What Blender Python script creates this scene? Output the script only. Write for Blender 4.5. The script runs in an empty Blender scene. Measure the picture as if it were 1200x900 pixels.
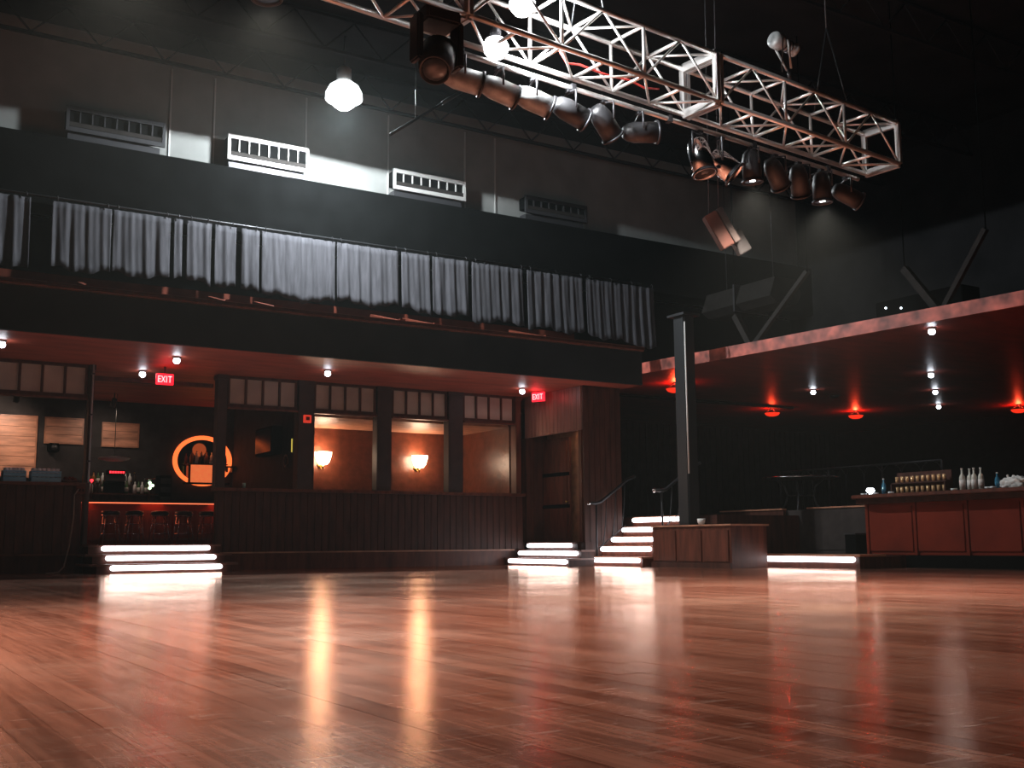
import bpy, bmesh, math, random
from mathutils import Vector, Matrix
random.seed(7)
S = bpy.context.scene
COL = S.collection

# ------------------------------------------------------------------ camera
FPX = 1300.0
PITCH = math.atan(186.5 / 1300.0)
YAW = math.radians(32.0)
ROLL = math.radians(0.4)
CAM = Vector((0, 0, 0.5))
fw = Vector((math.sin(YAW) * math.cos(PITCH), math.cos(YAW) * math.cos(PITCH), math.sin(PITCH)))
r0 = Vector((math.cos(YAW), -math.sin(YAW), 0))
u0 = r0.cross(fw)
rt = r0 * math.cos(ROLL) - u0 * math.sin(ROLL)
up = u0 * math.cos(ROLL) + r0 * math.sin(ROLL)
cam_data = bpy.data.cameras.new('camera')
cam = bpy.data.objects.new('camera', cam_data)
COL.objects.link(cam)
cam_data.sensor_width = 36.0
cam_data.lens = FPX / 1200.0 * 36.0
cam_data.clip_end = 200
cam.matrix_world = Matrix(((rt.x, up.x, -fw.x, CAM.x), (rt.y, up.y, -fw.y, CAM.y), (rt.z, up.z, -fw.z, CAM.z), (0, 0, 0, 1)))
S.camera = cam

# ------------------------------------------------------------------ world + exposure
w = bpy.data.worlds.new('world')
S.world = w
w.use_nodes = True
w.node_tree.nodes['Background'].inputs[0].default_value = (0.012, 0.0085, 0.0085, 1)
w.node_tree.nodes['Background'].inputs[1].default_value = 1.0
wv = w.node_tree.nodes.new('ShaderNodeVolumeScatter')       # thin haze added to lift the dark areas
wv.inputs['Density'].default_value = 0.0006; wv.inputs['Anisotropy'].default_value = 0.4; wv.inputs['Color'].default_value = (0.80, 0.95, 0.96, 1)
w.node_tree.links.new(wv.outputs[0], w.node_tree.nodes['World Output'].inputs['Volume'])
S.view_settings.view_transform = 'Standard'
S.view_settings.look = 'None'
S.view_settings.exposure = 0.0
S.view_settings.gamma = 1.0
S.view_settings.use_curve_mapping = False
# lamp powers (each lamp is created inside its own fixture below)
P_HIGHBAY = 4200
P_CAN = 1950
P_TRUSS = 520
P_SCONCE = 3.0
P_RED = 30
P_SPOT = 18

# ------------------------------------------------------------------ helpers
def _ray(x, y):
    return fw * FPX + rt * (x - 600) - up * (y - 450)
def V(x, y, v):                       # point seen at (x, y) on the plane Y = v
    d = _ray(x, y); return CAM + d * (v / d.y)
def U(x, y, u):                       # on the plane X = u
    d = _ray(x, y); return CAM + d * (u / d.x)
def Zp(x, y, z):                      # on the plane Z = z
    d = _ray(x, y); return CAM + d * ((z - CAM.z) / d.z)

WP = {}                               # world position of each object's origin
def tag(o, label=None, cat=None, group=None, kind=None):
    if label: o['label'] = label
    if cat: o['category'] = cat
    if group: o['group'] = group
    if kind: o['kind'] = kind
    return o
def thing(name, label, cat, loc=(0, 0, 0), group=None, kind=None):
    o = bpy.data.objects.new(name, None)
    o.empty_display_size = 0.1
    COL.objects.link(o)
    o.location = loc
    WP[o] = Vector(loc)
    return tag(o, label, cat, group, kind)

class MB:
    def __init__(s): s.v = []; s.f = []; s.sm = []
    def _add(s, vs, fs, smooth=False):
        b = len(s.v); s.v += [Vector(p) for p in vs]
        for f in fs: s.f.append([b + i for i in f]); s.sm.append(smooth)
        return s
    def box(s, x0, x1, y0, y1, z0, z1):
        x0, x1 = sorted((x0, x1)); y0, y1 = sorted((y0, y1)); z0, z1 = sorted((z0, z1))
        vs = [(x, y, z) for z in (z0, z1) for y in (y0, y1) for x in (x0, x1)]
        return s._add(vs, [(0, 2, 3, 1), (4, 5, 7, 6), (0, 1, 5, 4), (2, 6, 7, 3), (0, 4, 6, 2), (1, 3, 7, 5)])
    def obox(s, c, ax, ay, az):       # centre and three half-axes
        c, ax, ay, az = map(Vector, (c, ax, ay, az))
        vs = [c + ax * i + ay * j + az * k for k in (-1, 1) for j in (-1, 1) for i in (-1, 1)]
        return s._add(vs, [(0, 2, 3, 1), (4, 5, 7, 6), (0, 1, 5, 4), (2, 6, 7, 3), (0, 4, 6, 2), (1, 3, 7, 5)])
    def tube(s, p, q, r, n=10, r2=None):
        p, q = Vector(p), Vector(q); d = (q - p).normalized()
        a = d.orthogonal().normalized(); b = d.cross(a); r2 = r if r2 is None else r2
        vs = [p + (a * math.cos(t) + b * math.sin(t)) * r for t in [2 * math.pi * i / n for i in range(n)]]
        vs += [q + (a * math.cos(t) + b * math.sin(t)) * r2 for t in [2 * math.pi * i / n for i in range(n)]]
        s._add(vs, [(i, (i + 1) % n, n + (i + 1) % n, n + i) for i in range(n)], True)
        s.f.append([len(s.v) - 2 * n + i for i in reversed(range(n))]); s.sm.append(False)
        s.f.append([len(s.v) - n + i for i in range(n)]); s.sm.append(False)
        return s
    def beam(s, p, q, w, h):          # rectangular bar between two points
        p, q = Vector(p), Vector(q); d = (q - p).normalized()
        a = d.cross(Vector((0, 0, 1)))
        a = a.normalized() if a.length > 1e-4 else Vector((1, 0, 0)); b = a.cross(d)
        return s.obox((p + q) / 2, (q - p) / 2, a * w / 2, b * h / 2)
    def path(s, pts, r, n=8):         # tube through points
        pts = [Vector(p) for p in pts]; rings = []
        a = (pts[1] - pts[0]).orthogonal().normalized(); base = len(s.v)
        for i, p in enumerate(pts):
            d = (pts[min(i + 1, len(pts) - 1)] - pts[max(i - 1, 0)]).normalized()
            a = (a - d * a.dot(d)).normalized(); b = d.cross(a)
            s.v += [p + (a * math.cos(2 * math.pi * k / n) + b * math.sin(2 * math.pi * k / n)) * r for k in range(n)]
        for i in range(len(pts) - 1):
            for k in range(n):
                s.f.append([base + i * n + k, base + i * n + (k + 1) % n, base + (i + 1) * n + (k + 1) % n, base + (i + 1) * n + k]); s.sm.append(True)
        s.f.append([base + k for k in reversed(range(n))]); s.sm.append(False)
        s.f.append([base + (len(pts) - 1) * n + k for k in range(n)]); s.sm.append(False)
        return s
    def lathe(s, prof, c=(0, 0, 0), n=16, M=None, sx=1, sy=1):   # prof: (r, z) list
        c = Vector(c); base = len(s.v)
        for r, z in prof:
            for k in range(n):
                t = 2 * math.pi * k / n
                p = Vector((r * math.cos(t) * sx, r * math.sin(t) * sy, z))
                if M is not None: p = M @ p
                s.v.append(c + p)
        for i in range(len(prof) - 1):
            for k in range(n):
                s.f.append([base + i * n + k, base + i * n + (k + 1) % n, base + (i + 1) * n + (k + 1) % n, base + (i + 1) * n + k]); s.sm.append(True)
        if prof[0][0] > 1e-4: s.f.append([base + k for k in reversed(range(n))]); s.sm.append(False)
        if prof[-1][0] > 1e-4: s.f.append([base + (len(prof) - 1) * n + k for k in range(n)]); s.sm.append(False)
        return s
    def prism(s, pts, z0, z1):        # polygon in XY, ccw
        n = len(pts)
        vs = [(x, y, z0) for x, y in pts] + [(x, y, z1) for x, y in pts]
        return s._add(vs, [tuple(reversed(range(n))), tuple(range(n, 2 * n))] + [(i, (i + 1) % n, n + (i + 1) % n, n + i) for i in range(n)])
    def build(s, name, mat, parent=None, origin=None, bevel=0, label=None):
        xs = [p.x for p in s.v]; ys = [p.y for p in s.v]; zs = [p.z for p in s.v]
        if origin is None: origin = Vector(((min(xs) + max(xs)) / 2, (min(ys) + max(ys)) / 2, min(zs)))
        origin = Vector(origin)
        me = bpy.data.meshes.new(name)
        me.from_pydata([p - origin for p in s.v], [], s.f)
        me.polygons.foreach_set('use_smooth', s.sm)
        if bevel:
            bm = bmesh.new(); bm.from_mesh(me)
            bmesh.ops.bevel(bm, geom=list(bm.edges), offset=bevel, segments=2, affect='EDGES', clamp_overlap=True)
            bm.to_mesh(me); bm.free()
        me.materials.append(mat)
        o = bpy.data.objects.new(name, me)
        COL.objects.link(o)
        WP[o] = origin
        if parent is not None:
            o.parent = parent; o.location = origin - WP[parent]
        else: o.location = origin
        if label: o['label'] = label
        return o
def kids(o): return [c for c in COL.objects if c.parent == o]
CH = {}
def copy_tree(o, loc=None, rotz=None, label=None, group=None, parent=None, cache=None):
    c = o.copy(); COL.objects.link(c)
    if parent is not None: c.parent = parent
    if loc is not None: c.location = loc
    if rotz is not None: c.rotation_euler = (0, 0, rotz)
    if label: c['label'] = label
    if group: c['group'] = group
    for ch in list(o.children): copy_tree(ch, parent=c)
    return c
def structure(o): o['kind'] = 'structure'; return o
def lamp(name, kind, loc, power, color, parent=None, radius=0.1, aim=None, cone=None, blend=0.5):
    L = bpy.data.lights.new(name, kind); L.energy = power; L.color = color; L.shadow_soft_size = radius
    o = bpy.data.objects.new(name, L); COL.objects.link(o)
    if kind == 'SPOT': L.spot_size = math.radians(cone or 120); L.spot_blend = blend
    if aim is not None: o.rotation_euler = (Vector(aim) - Vector(loc)).to_track_quat('-Z', 'Y').to_euler()
    if parent is not None: o.parent = parent; o.location = Vector(loc) - WP[parent]
    else: o.location = loc
    return o

# ------------------------------------------------------------------ materials
def mat(name, col, rough=0.6, metal=0.0, emit=None, estr=0, var=0.0, scale=4.0, stretch=(1, 1, 1), bump=0.0, spec=0.5, trans=0.0, coat=0.0, detail=4):
    m = bpy.data.materials.new(name); m.use_nodes = True
    nt = m.node_tree; b = nt.nodes['Principled BSDF']
    b.inputs['Base Color'].default_value = (*col, 1)
    b.inputs['Roughness'].default_value = rough
    b.inputs['Metallic'].default_value = metal
    b.inputs['Specular IOR Level'].default_value = spec
    b.inputs['Transmission Weight'].default_value = trans
    b.inputs['Coat Weight'].default_value = coat
    if emit is not None:
        b.inputs['Emission Color'].default_value = (*emit, 1); b.inputs['Emission Strength'].default_value = estr
    if var or bump:
        g = nt.nodes.new('ShaderNodeNewGeometry'); mp = nt.nodes.new('ShaderNodeMapping'); mp.inputs['Scale'].default_value = stretch
        nz = nt.nodes.new('ShaderNodeTexNoise'); nz.inputs['Scale'].default_value = scale; nz.inputs['Detail'].default_value = detail
        nt.links.new(g.outputs['Position'], mp.inputs['Vector']); nt.links.new(mp.outputs[0], nz.inputs['Vector'])
        if var:
            r = nt.nodes.new('ShaderNodeValToRGB')
            r.color_ramp.elements[0].position = 0.3; r.color_ramp.elements[1].position = 0.7
            r.color_ramp.elements[0].color = (*[c * (1 - var) for c in col], 1)
            r.color_ramp.elements[1].color = (*[min(1, c * (1 + var)) for c in col], 1)
            nt.links.new(nz.outputs['Fac'], r.inputs[0]); nt.links.new(r.outputs[0], b.inputs['Base Color'])
        if bump:
            bp = nt.nodes.new('ShaderNodeBump'); bp.inputs['Strength'].default_value = bump; bp.inputs['Distance'].default_value = 0.02
            nt.links.new(nz.outputs['Fac'], bp.inputs['Height']); nt.links.new(bp.outputs[0], b.inputs['Normal'])
    return m

def floor_material():
    m = bpy.data.materials.new('dance_floor_wood'); m.use_nodes = True
    nt = m.node_tree; N = nt.nodes; L = nt.links; b = N['Principled BSDF']
    g = N.new('ShaderNodeNewGeometry')
    sep = N.new('ShaderNodeSeparateXYZ'); L.new(g.outputs['Position'], sep.inputs[0])
    dv = N.new('ShaderNodeMath'); dv.operation = 'DIVIDE'; dv.inputs[1].default_value = PLANK_W; L.new(sep.outputs['X'], dv.inputs[0])
    fl = N.new('ShaderNodeMath'); fl.operation = 'FLOOR'; L.new(dv.outputs[0], fl.inputs[0])
    wn = N.new('ShaderNodeTexWhiteNoise'); wn.noise_dimensions = '1D'; L.new(fl.outputs[0], wn.inputs['W'])
    # long grain
    mp = N.new('ShaderNodeMapping'); mp.inputs['Scale'].default_value = (14, 0.55, 1); L.new(g.outputs['Position'], mp.inputs[0])
    gr = N.new('ShaderNodeTexNoise'); gr.inputs['Scale'].default_value = 2.2; gr.inputs['Detail'].default_value = 8; gr.inputs['Roughness'].default_value = 0.65; L.new(mp.outputs[0], gr.inputs['Vector'])
    # wear in large patches
    wp = N.new('ShaderNodeTexNoise'); wp.inputs['Scale'].default_value = 0.55; wp.inputs['Detail'].default_value = 7; wp.inputs['Roughness'].default_value = 0.62; L.new(g.outputs['Position'], wp.inputs['Vector'])
    c1 = N.new('ShaderNodeValToRGB'); e = c1.color_ramp.elements
    e[0].position = 0.36; e[0].color = (0.14, 0.042, 0.025, 1); e[1].position = 0.66; e[1].color = (0.38, 0.15, 0.10, 1)
    add = N.new('ShaderNodeMath'); add.operation = 'MULTIPLY_ADD'; add.inputs[1].default_value = 0.22; L.new(wn.outputs['Value'], add.inputs[0])
    sc = N.new('ShaderNodeMath'); sc.operation = 'MULTIPLY_ADD'; sc.inputs[1].default_value = 0.8; sc.inputs[2].default_value = 0.0; L.new(gr.outputs['Fac'], sc.inputs[0]); L.new(sc.outputs[0], add.inputs[2])
    L.new(add.outputs[0], c1.inputs[0])
    wr = N.new('ShaderNodeValToRGB'); wr.color_ramp.elements[0].position = 0.50; wr.color_ramp.elements[1].position = 0.72
    L.new(wp.outputs['Fac'], wr.inputs[0])
    mx = N.new('ShaderNodeMix'); mx.data_type = 'RGBA'; mx.inputs['B'].default_value = (0.40, 0.19, 0.135, 1)
    ws = N.new('ShaderNodeMath'); ws.operation = 'MULTIPLY'; ws.inputs[1].default_value = 0.55; L.new(wr.outputs[0], ws.inputs[0]); L.new(ws.outputs[0], mx.inputs['Factor']); L.new(c1.outputs[0], mx.inputs['A'])
    # scuffs and specks of dried dirt
    mp2 = N.new('ShaderNodeMapping'); mp2.inputs['Scale'].default_value = (1.0, 6.0, 1); mp2.inputs['Rotation'].default_value = (0, 0, 0.9); L.new(g.outputs['Position'], mp2.inputs[0])
    sf = N.new('ShaderNodeTexNoise'); sf.inputs['Scale'].default_value = 4.0; sf.inputs['Detail'].default_value = 9; sf.inputs['Roughness'].default_value = 0.75; L.new(mp2.outputs[0], sf.inputs['Vector'])
    sr = N.new('ShaderNodeValToRGB'); sr.color_ramp.elements[0].position = 0.54; sr.color_ramp.elements[1].position = 0.72; L.new(sf.outputs['Fac'], sr.inputs[0])
    ss = N.new('ShaderNodeMath'); ss.operation = 'MULTIPLY'; ss.inputs[1].default_value = 0.7; L.new(sr.outputs[0], ss.inputs[0])
    mx2 = N.new('ShaderNodeMix'); mx2.data_type = 'RGBA'; mx2.inputs['B'].default_value = (0.50, 0.36, 0.31, 1); L.new(ss.outputs[0], mx2.inputs['Factor']); L.new(mx.outputs['Result'], mx2.inputs['A'])
    L.new(mx2.outputs['Result'], b.inputs['Base Color'])
    # gloss: varnish worn unevenly
    rr = N.new('ShaderNodeMapRange'); rr.inputs['From Min'].default_value = 0.3; rr.inputs['From Max'].default_value = 0.75; rr.inputs['To Min'].default_value = 0.10; rr.inputs['To Max'].default_value = 0.22
    L.new(wp.outputs['Fac'], rr.inputs['Value']); L.new(rr.outputs[0], b.inputs['Roughness'])
    gl = N.new('ShaderNodeBsdfGlossy'); gl.inputs['Color'].default_value = (1.0, 0.73, 0.58, 1); L.new(rr.outputs[0], gl.inputs['Roughness'])  # warm tint put into the reflections; plain varnish would reflect white
    fr = N.new('ShaderNodeFresnel'); fr.inputs['IOR'].default_value = 1.5
    b.inputs['Specular IOR Level'].default_value = 0.0
    # relief: each board lies a hair off level, fine grain on top
    bp = N.new('ShaderNodeBump'); bp.inputs['Strength'].default_value = 0.10; bp.inputs['Distance'].default_value = 0.004
    L.new(gr.outputs['Fac'], bp.inputs['Height'])
    bp2 = N.new('ShaderNodeBump'); bp2.inputs['Strength'].default_value = 0.10; bp2.inputs['Distance'].default_value = 0.006
    L.new(sf.outputs['Fac'], bp2.inputs['Height']); L.new(bp.outputs[0], bp2.inputs['Normal']); L.new(bp2.outputs[0], b.inputs['Normal']); L.new(bp2.outputs[0], gl.inputs['Normal'])
    ms = N.new('ShaderNodeMixShader'); L.new(fr.outputs[0], ms.inputs[0]); L.new(b.outputs[0], ms.inputs[1]); L.new(gl.outputs[0], ms.inputs[2]); L.new(ms.outputs[0], N['Material Output'].inputs['Surface'])
    return m

PLANK_W = 0.12
M = {}
M['floor'] = floor_material()
M['subfloor'] = mat('subfloor', (0.03, 0.015, 0.01), 0.9)
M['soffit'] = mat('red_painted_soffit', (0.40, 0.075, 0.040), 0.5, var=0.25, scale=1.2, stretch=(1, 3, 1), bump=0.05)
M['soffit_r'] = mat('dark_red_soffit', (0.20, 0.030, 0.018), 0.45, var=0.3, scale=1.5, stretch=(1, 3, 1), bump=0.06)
M['swirl'] = mat('red_swirl_edge_board', (0.42, 0.10, 0.07), 0.5, var=0.75, scale=3.0, bump=0.4, detail=2)
M['black'] = mat('matt_black_paint', (0.0035, 0.0038, 0.004), 0.9, var=0.3, scale=2, spec=0.02)
M['ceil'] = mat('black_ceiling_paint', (0.016, 0.016, 0.017), 0.85, var=0.3, scale=1, spec=0.06)
M['fascia'] = mat('dark_teal_fascia', (0.016, 0.019, 0.021), 0.6, var=0.3, scale=1.0, spec=0.15)
M['white_wall'] = mat('white_wall_panel', (0.17, 0.175, 0.17), 0.8, var=0.12, scale=1.5, spec=0.1)
M['metal_l'] = mat('light_grey_metal', (0.36, 0.36, 0.35), 0.5, 0.2)
M['metal_d'] = mat('dark_grey_metal', (0.05, 0.05, 0.055), 0.45, 0.6)
M['steel'] = mat('truss_aluminium', (0.66, 0.64, 0.62), 0.38, 0.85, var=0.12, scale=6)
M['steel_d'] = mat('dull_black_steel', (0.035, 0.037, 0.04), 0.4, 0.5)
M['chrome'] = mat('polished_chrome', (0.75, 0.76, 0.77), 0.15, 1.0)
M['brass'] = mat('brass', (0.6, 0.4, 0.1), 0.3, 1.0)
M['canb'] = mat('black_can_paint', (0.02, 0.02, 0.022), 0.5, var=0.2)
M['cang'] = mat('grey_lit_can_tone', (0.30, 0.31, 0.31), 0.45, 0.3, var=0.4, scale=9)  # own grey on the profile spot; stands in for lamplight on the cans
M['lens'] = mat('dark_lens_glass', (0.05, 0.06, 0.07), 0.08, spec=0.8)
M['wood_d'] = mat('dark_stained_wood', (0.055, 0.017, 0.011), 0.5, spec=0.25, var=0.4, scale=3, stretch=(3, 3, 0.5), bump=0.06)
M['wood_h'] = mat('header_wood_boards', (0.26, 0.13, 0.10), 0.40, var=0.35, scale=3, stretch=(4, 4, 0.4), bump=0.06)
M['wood_m'] = mat('red_brown_wood', (0.10, 0.027, 0.015), 0.45, spec=0.3, var=0.4, scale=3, stretch=(3, 3, 0.5), bump=0.06)
M['wood_r'] = mat('red_bar_front', (0.14, 0.016, 0.006), 0.6, var=0.25, scale=1.3, spec=0.12)
M['wood_l'] = mat('salmon_wood_panel', (0.50, 0.24, 0.15), 0.5, var=0.35, scale=2.2, stretch=(1, 1, 6), bump=0.05)
M['wood_t'] = mat('tread_edge_wood', (0.16, 0.06, 0.04), 0.4, var=0.3)
M['edge'] = mat('worn_wood_edge', (0.38, 0.17, 0.10), 0.45, var=0.3)
M['dull'] = mat('dull_brown_steel', (0.018, 0.016, 0.015), 0.7, var=0.25, spec=0.1)
M['post'] = mat('brown_black_post', (0.030, 0.014, 0.012), 0.5, var=0.3)
M['pane'] = mat('frosted_pane', (0.40, 0.33, 0.27), 0.45, var=0.15, scale=2)
M['wallpaper'] = mat('embossed_red_brown_wall', (0.10, 0.027, 0.013), 0.32, var=0.35, scale=5, bump=0.5)
M['wall_grey'] = mat('dark_grey_bar_wall', (0.030, 0.026, 0.027), 0.7, var=0.3, spec=0.2)
M['wall_dark'] = mat('dark_hall_wall', (0.012, 0.011, 0.012), 0.7, var=0.3, spec=0.1)
M['panel_g'] = mat('grey_brown_panel', (0.035, 0.027, 0.025), 0.6, var=0.25, spec=0.2)
M['curtain'] = mat('grey_curtain_cloth', (0.062, 0.062, 0.070), 0.85, spec=0.05, var=0.25, scale=3, stretch=(5, 5, 0.6), bump=0.15)
M['led'] = mat('white_led', (1, 1, 1), 0.4, emit=(0.92, 0.94, 1.0), estr=7)
M['bulb_big'] = mat('lamp_bulb', (1, 1, 1), 0.4, emit=(0.93, 0.99, 1.0), estr=60)
M['bulb_work'] = mat('work_lamp_bulb', (1, 1, 1), 0.4, emit=(0.97, 0.98, 1.0), estr=14)
M['bulb_spot'] = mat('spot_bulb', (1, 1, 1), 0.4, emit=(0.85, 0.90, 1.0), estr=20)
M['bulb_warm'] = mat('sconce_glass', (1, 0.9, 0.8), 0.4, emit=(1.0, 0.70, 0.48), estr=34)
M['glare_shade'] = mat('glowing_glare_shade', (0.9, 0.9, 0.9), 0.35, emit=(0.9, 0.97, 1.0), estr=2.2)  # shade itself glows, standing in for the glare around the bulb
M['red_glass'] = mat('red_lamp_glass', (0.6, 0.02, 0.01), 0.3, emit=(1.0, 0.03, 0.008), estr=1.1)
M['exit_red'] = mat('exit_sign_red', (0.7, 0.02, 0.03), 0.4, emit=(1.0, 0.012, 0.03), estr=1.6)
M['exit_txt'] = mat('exit_sign_letters', (1, 0.6, 0.6), 0.4, emit=(1.0, 0.35, 0.36), estr=1.7)
M['alarm'] = mat('alarm_red', (0.55, 0.05, 0.03), 0.4, emit=(1.0, 0.06, 0.03), estr=0.5)
M['orange'] = mat('orange_neon', (1, 0.3, 0.1), 0.4, emit=(1.0, 0.16, 0.035), estr=1.5)
M['orange_d'] = mat('orange_lit_panel', (0.8, 0.3, 0.1), 0.5, emit=(1.0, 0.20, 0.06), estr=0.75, var=0.4, scale=9)
M['bar_led'] = mat('red_bar_light', (1, 0.2, 0.1), 0.4, emit=(1.0, 0.17, 0.07), estr=1.6)
M['mirror'] = mat('dark_mirror', (0.25, 0.2, 0.2), 0.06, 1.0)
M['cushion'] = mat('black_vinyl', (0.012, 0.012, 0.014), 0.35)
M['crate'] = mat('blue_crate', (0.16, 0.36, 0.48), 0.5)
M['glass'] = mat('clear_glass', (0.85, 0.9, 0.92), 0.12, spec=0.8, var=0.05)
M['g_amber'] = mat('amber_glass', (0.35, 0.13, 0.03), 0.12, spec=0.8)
M['g_green'] = mat('green_glass', (0.05, 0.14, 0.05), 0.12, spec=0.8)
M['g_dark'] = mat('dark_glass', (0.03, 0.025, 0.02), 0.10, spec=0.8)
M['g_blue'] = mat('blue_glass', (0.04, 0.20, 0.32), 0.15, spec=0.8)
M['white_p'] = mat('white_plastic', (0.72, 0.70, 0.66), 0.5)
M['glow_candle'] = mat('glass_light', (1, 1, 1), 0.3, emit=(0.85, 0.93, 1.0), estr=7)
M['led_red'] = mat('tiny_red_led', (1, 0, 0), 0.4, emit=(1, 0.02, 0.03), estr=5)
M['led_green'] = mat('tiny_green_led', (0.6, 1, 0.6), 0.4, emit=(0.65, 1.0, 0.6), estr=3)
M['led_yel'] = mat('yellow_light_stick', (0.9, 0.8, 0.2), 0.4, emit=(1.0, 0.75, 0.12), estr=0.6)
M['cable'] = mat('black_cable', (0.02, 0.02, 0.02), 0.5)
M['cable_r'] = mat('red_cable', (0.6, 0.05, 0.04), 0.5)
M['cable_b'] = mat('brown_cable', (0.20, 0.12, 0.08), 0.5)
M['screen'] = mat('dark_screen', (0.01, 0.01, 0.012), 0.15)
M['red_brown'] = mat('red_brown_bracket', (0.12, 0.028, 0.016), 0.6, var=0.2, spec=0.1)

# ================================================================== ROOM SHELL
# ---- dance floor: strip boards along Y over a slab
floor = structure(MB().box(-6.5, 32, -5, 29, -0.16, -0.022).build('floor', M['subfloor'], origin=(0, 0, -0.16)))
GAP = 0.0008
rows = []
for i in range(int(-5.4 / PLANK_W), int(18.0 / PLANK_W)):
    y = -3.0 - random.uniform(0, 2.4)
    while y < 22.6:
        l = random.choice((1.8, 2.4, 3.0))
        rows.append((i * PLANK_W, max(y, -4.5), min(y + l, 22.9), l)); y += l
def size_in_view(r):
    c = Vector((r[0] + PLANK_W / 2, (r[1] + r[2]) / 2, 0)) - CAM
    d = c.dot(fw)
    if d < 2.0: return 0
    px = 600 + c.dot(rt) * FPX / d
    return (1.0 / d) if -150 < px < 1350 else 0
rows.sort(key=size_in_view, reverse=True)
plank_mesh = {}
rest = MB()
for k, (x, y0, y1, l) in enumerate(rows):
    full = abs((y1 - y0) - l) < 1e-6
    if k < 300 and full:
        if l not in plank_mesh:
            plank_mesh[l] = MB().box(GAP / 2, PLANK_W - GAP / 2, GAP, l - GAP, -0.022, 0).build('plank', M['floor'], floor, origin=(0, 0, 0))
            o = plank_mesh[l]
        else:
            o = plank_mesh[l].copy(); COL.objects.link(o)
        o.location = Vector((x, y0, random.uniform(-0.0004, 0.0004))) - WP[floor]
    else:
        rest.box(x + GAP / 2, x + PLANK_W - GAP / 2, y0 + GAP, y1 - GAP, -0.022, 0)
tag(rest.build('plank_field', M['floor'], floor), kind='stuff')

# ---- high black ceiling and upper walls
structure(MB().box(-6.5, 32, -5, 23.2, 10.8, 11.0).build('ceiling', M['ceil']))
WV = 22.5
wl = structure(MB().box(-6.5, 24, WV, WV + 0.25, 8.32, 10.8).build('wall_left_upper', M['white_wall']))
bulk = structure(MB().box(-6.5, 24, 22.0, 22.8, 6.95, 8.32).build('wall_left_bulkhead', M['black']))
structure(MB().box(-6.5, 24, 22.9, 23.1, 4.32, 6.95).build('wall_left_gallery', M['black']))
structure(MB().box(24, 24.2, 5, 23.1, 4.58, 10.8).build('wall_right_upper', M['ceil']))
# raised seams and panel joints on the white wall band
for x in (5.70, 6.62, 8.68, 10.70, 12.75, 13.6):
    MB().box(x - 0.018, x + 0.018, WV - 0.025, WV - 0.001, 8.32, 10.4).build('panel_seam', M['metal_l'], wl)

# ---- gallery slab on the left: red soffit below, dark front above
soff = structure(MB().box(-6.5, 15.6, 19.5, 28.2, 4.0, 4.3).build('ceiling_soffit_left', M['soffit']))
structure(MB().box(-6.5, 15.6, 19.42, 19.5, 4.005, 4.76).build('wall_left_fascia', M['fascia']))
ledge = structure(MB().box(-6.5, 15.6, 19.34, 19.62, 4.76, 4.86).build('trim_1', M['wood_t']))
MB().box(-6.5, 15.6, 19.30, 19.34, 4.79, 4.84).build('ledge_lip', M['wood_d'], ledge)
structure(MB().box(-6.5, 15.6, 22.05, 22.2, 5.45, 5.62).build('trim_2', M['red_brown']))

# ---- raised floor, bar room and alcoves behind the posts
structure(MB().box(-3, 14.4, WV + 0.02, 28.2, 0.0, 0.52).build('raised_floor', M['wood_d']))
structure(MB().box(-3, 9.12, 28.0, 28.2, 0.52, 4.0).build('wall_bar_back', M['wall_grey']))
structure(MB().box(9.02, 9.12, 22.75, 28.0, 0.52, 4.0).build('wall_bar_partition', M['wall_grey']))
structure(MB().box(9.125, 14.1, 25.0, 25.15, 0.52, 4.0).build('wall_alcove_back', M['wallpaper']))
structure(MB().box(14.1, 14.28, 22.72, 25.15, 0.52, 4.0).build('wall_alcove_side', M['wallpaper']))
structure(MB().box(9.125, 14.09, 22.75, 24.99, 3.27, 3.37).build('ceiling_alcove', M['edge']))

def boarded(name, u0_, u1_, z0, z1, y, wdt, m, core):
    core_o = structure(MB().box(u0_, u1_, y + 0.035, y + 0.14, z0, z1).build(name, core))
    n = max(1, round((u1_ - u0_) / wdt)); ww = (u1_ - u0_) / n
    first = None
    for i in range(n):
        if first is None:
            first = MB().box(0.004, ww - 0.004, 0, 0.034, z0, z1).build('plank', m, core_o, origin=(0, 0, z0), bevel=0.004)
            o = first
        else: o = first.copy(); COL.objects.link(o)
        o.location = Vector((u0_ + i * ww, y + random.uniform(-0.003, 0.003), z0)) - WP[core_o]
    return core_o
hwl = boarded('wall_half_bar', -1.0, 4.30, 0.36, 1.64, WV - 0.06, 0.165, M['wood_d'], M['wood_d'])
hwr = boarded('wall_half_alcove', 6.90, 14.30, 0.36, 1.60, WV - 0.06, 0.165, M['wood_d'], M['wood_d'])
structure(MB().box(-1.0, 4.34, 22.36, 22.78, 1.64, 1.70).build('trim_3', M['wood_m']))
structure(MB().box(6.86, 14.34, 22.36, 22.70, 1.60, 1.665).build('trim_4', M['wood_m']))
bl = structure(MB().box(-1.0, 4.30, 22.40, 22.52, 0.0, 0.33).build('baseboard_left', M['wood_d']))
MB().box(-1.0, 4.32, 22.34, 22.44, 0.33, 0.36).build('ledge', M['wood_m'], bl)
br = structure(MB().box(6.90, 14.0, 22.40, 22.52, 0.0, 0.33).build('baseboard_alcove', M['wood_m']))
MB().box(6.88, 14.0, 22.34, 22.44, 0.33, 0.36).build('ledge', M['edge'], br)

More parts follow.
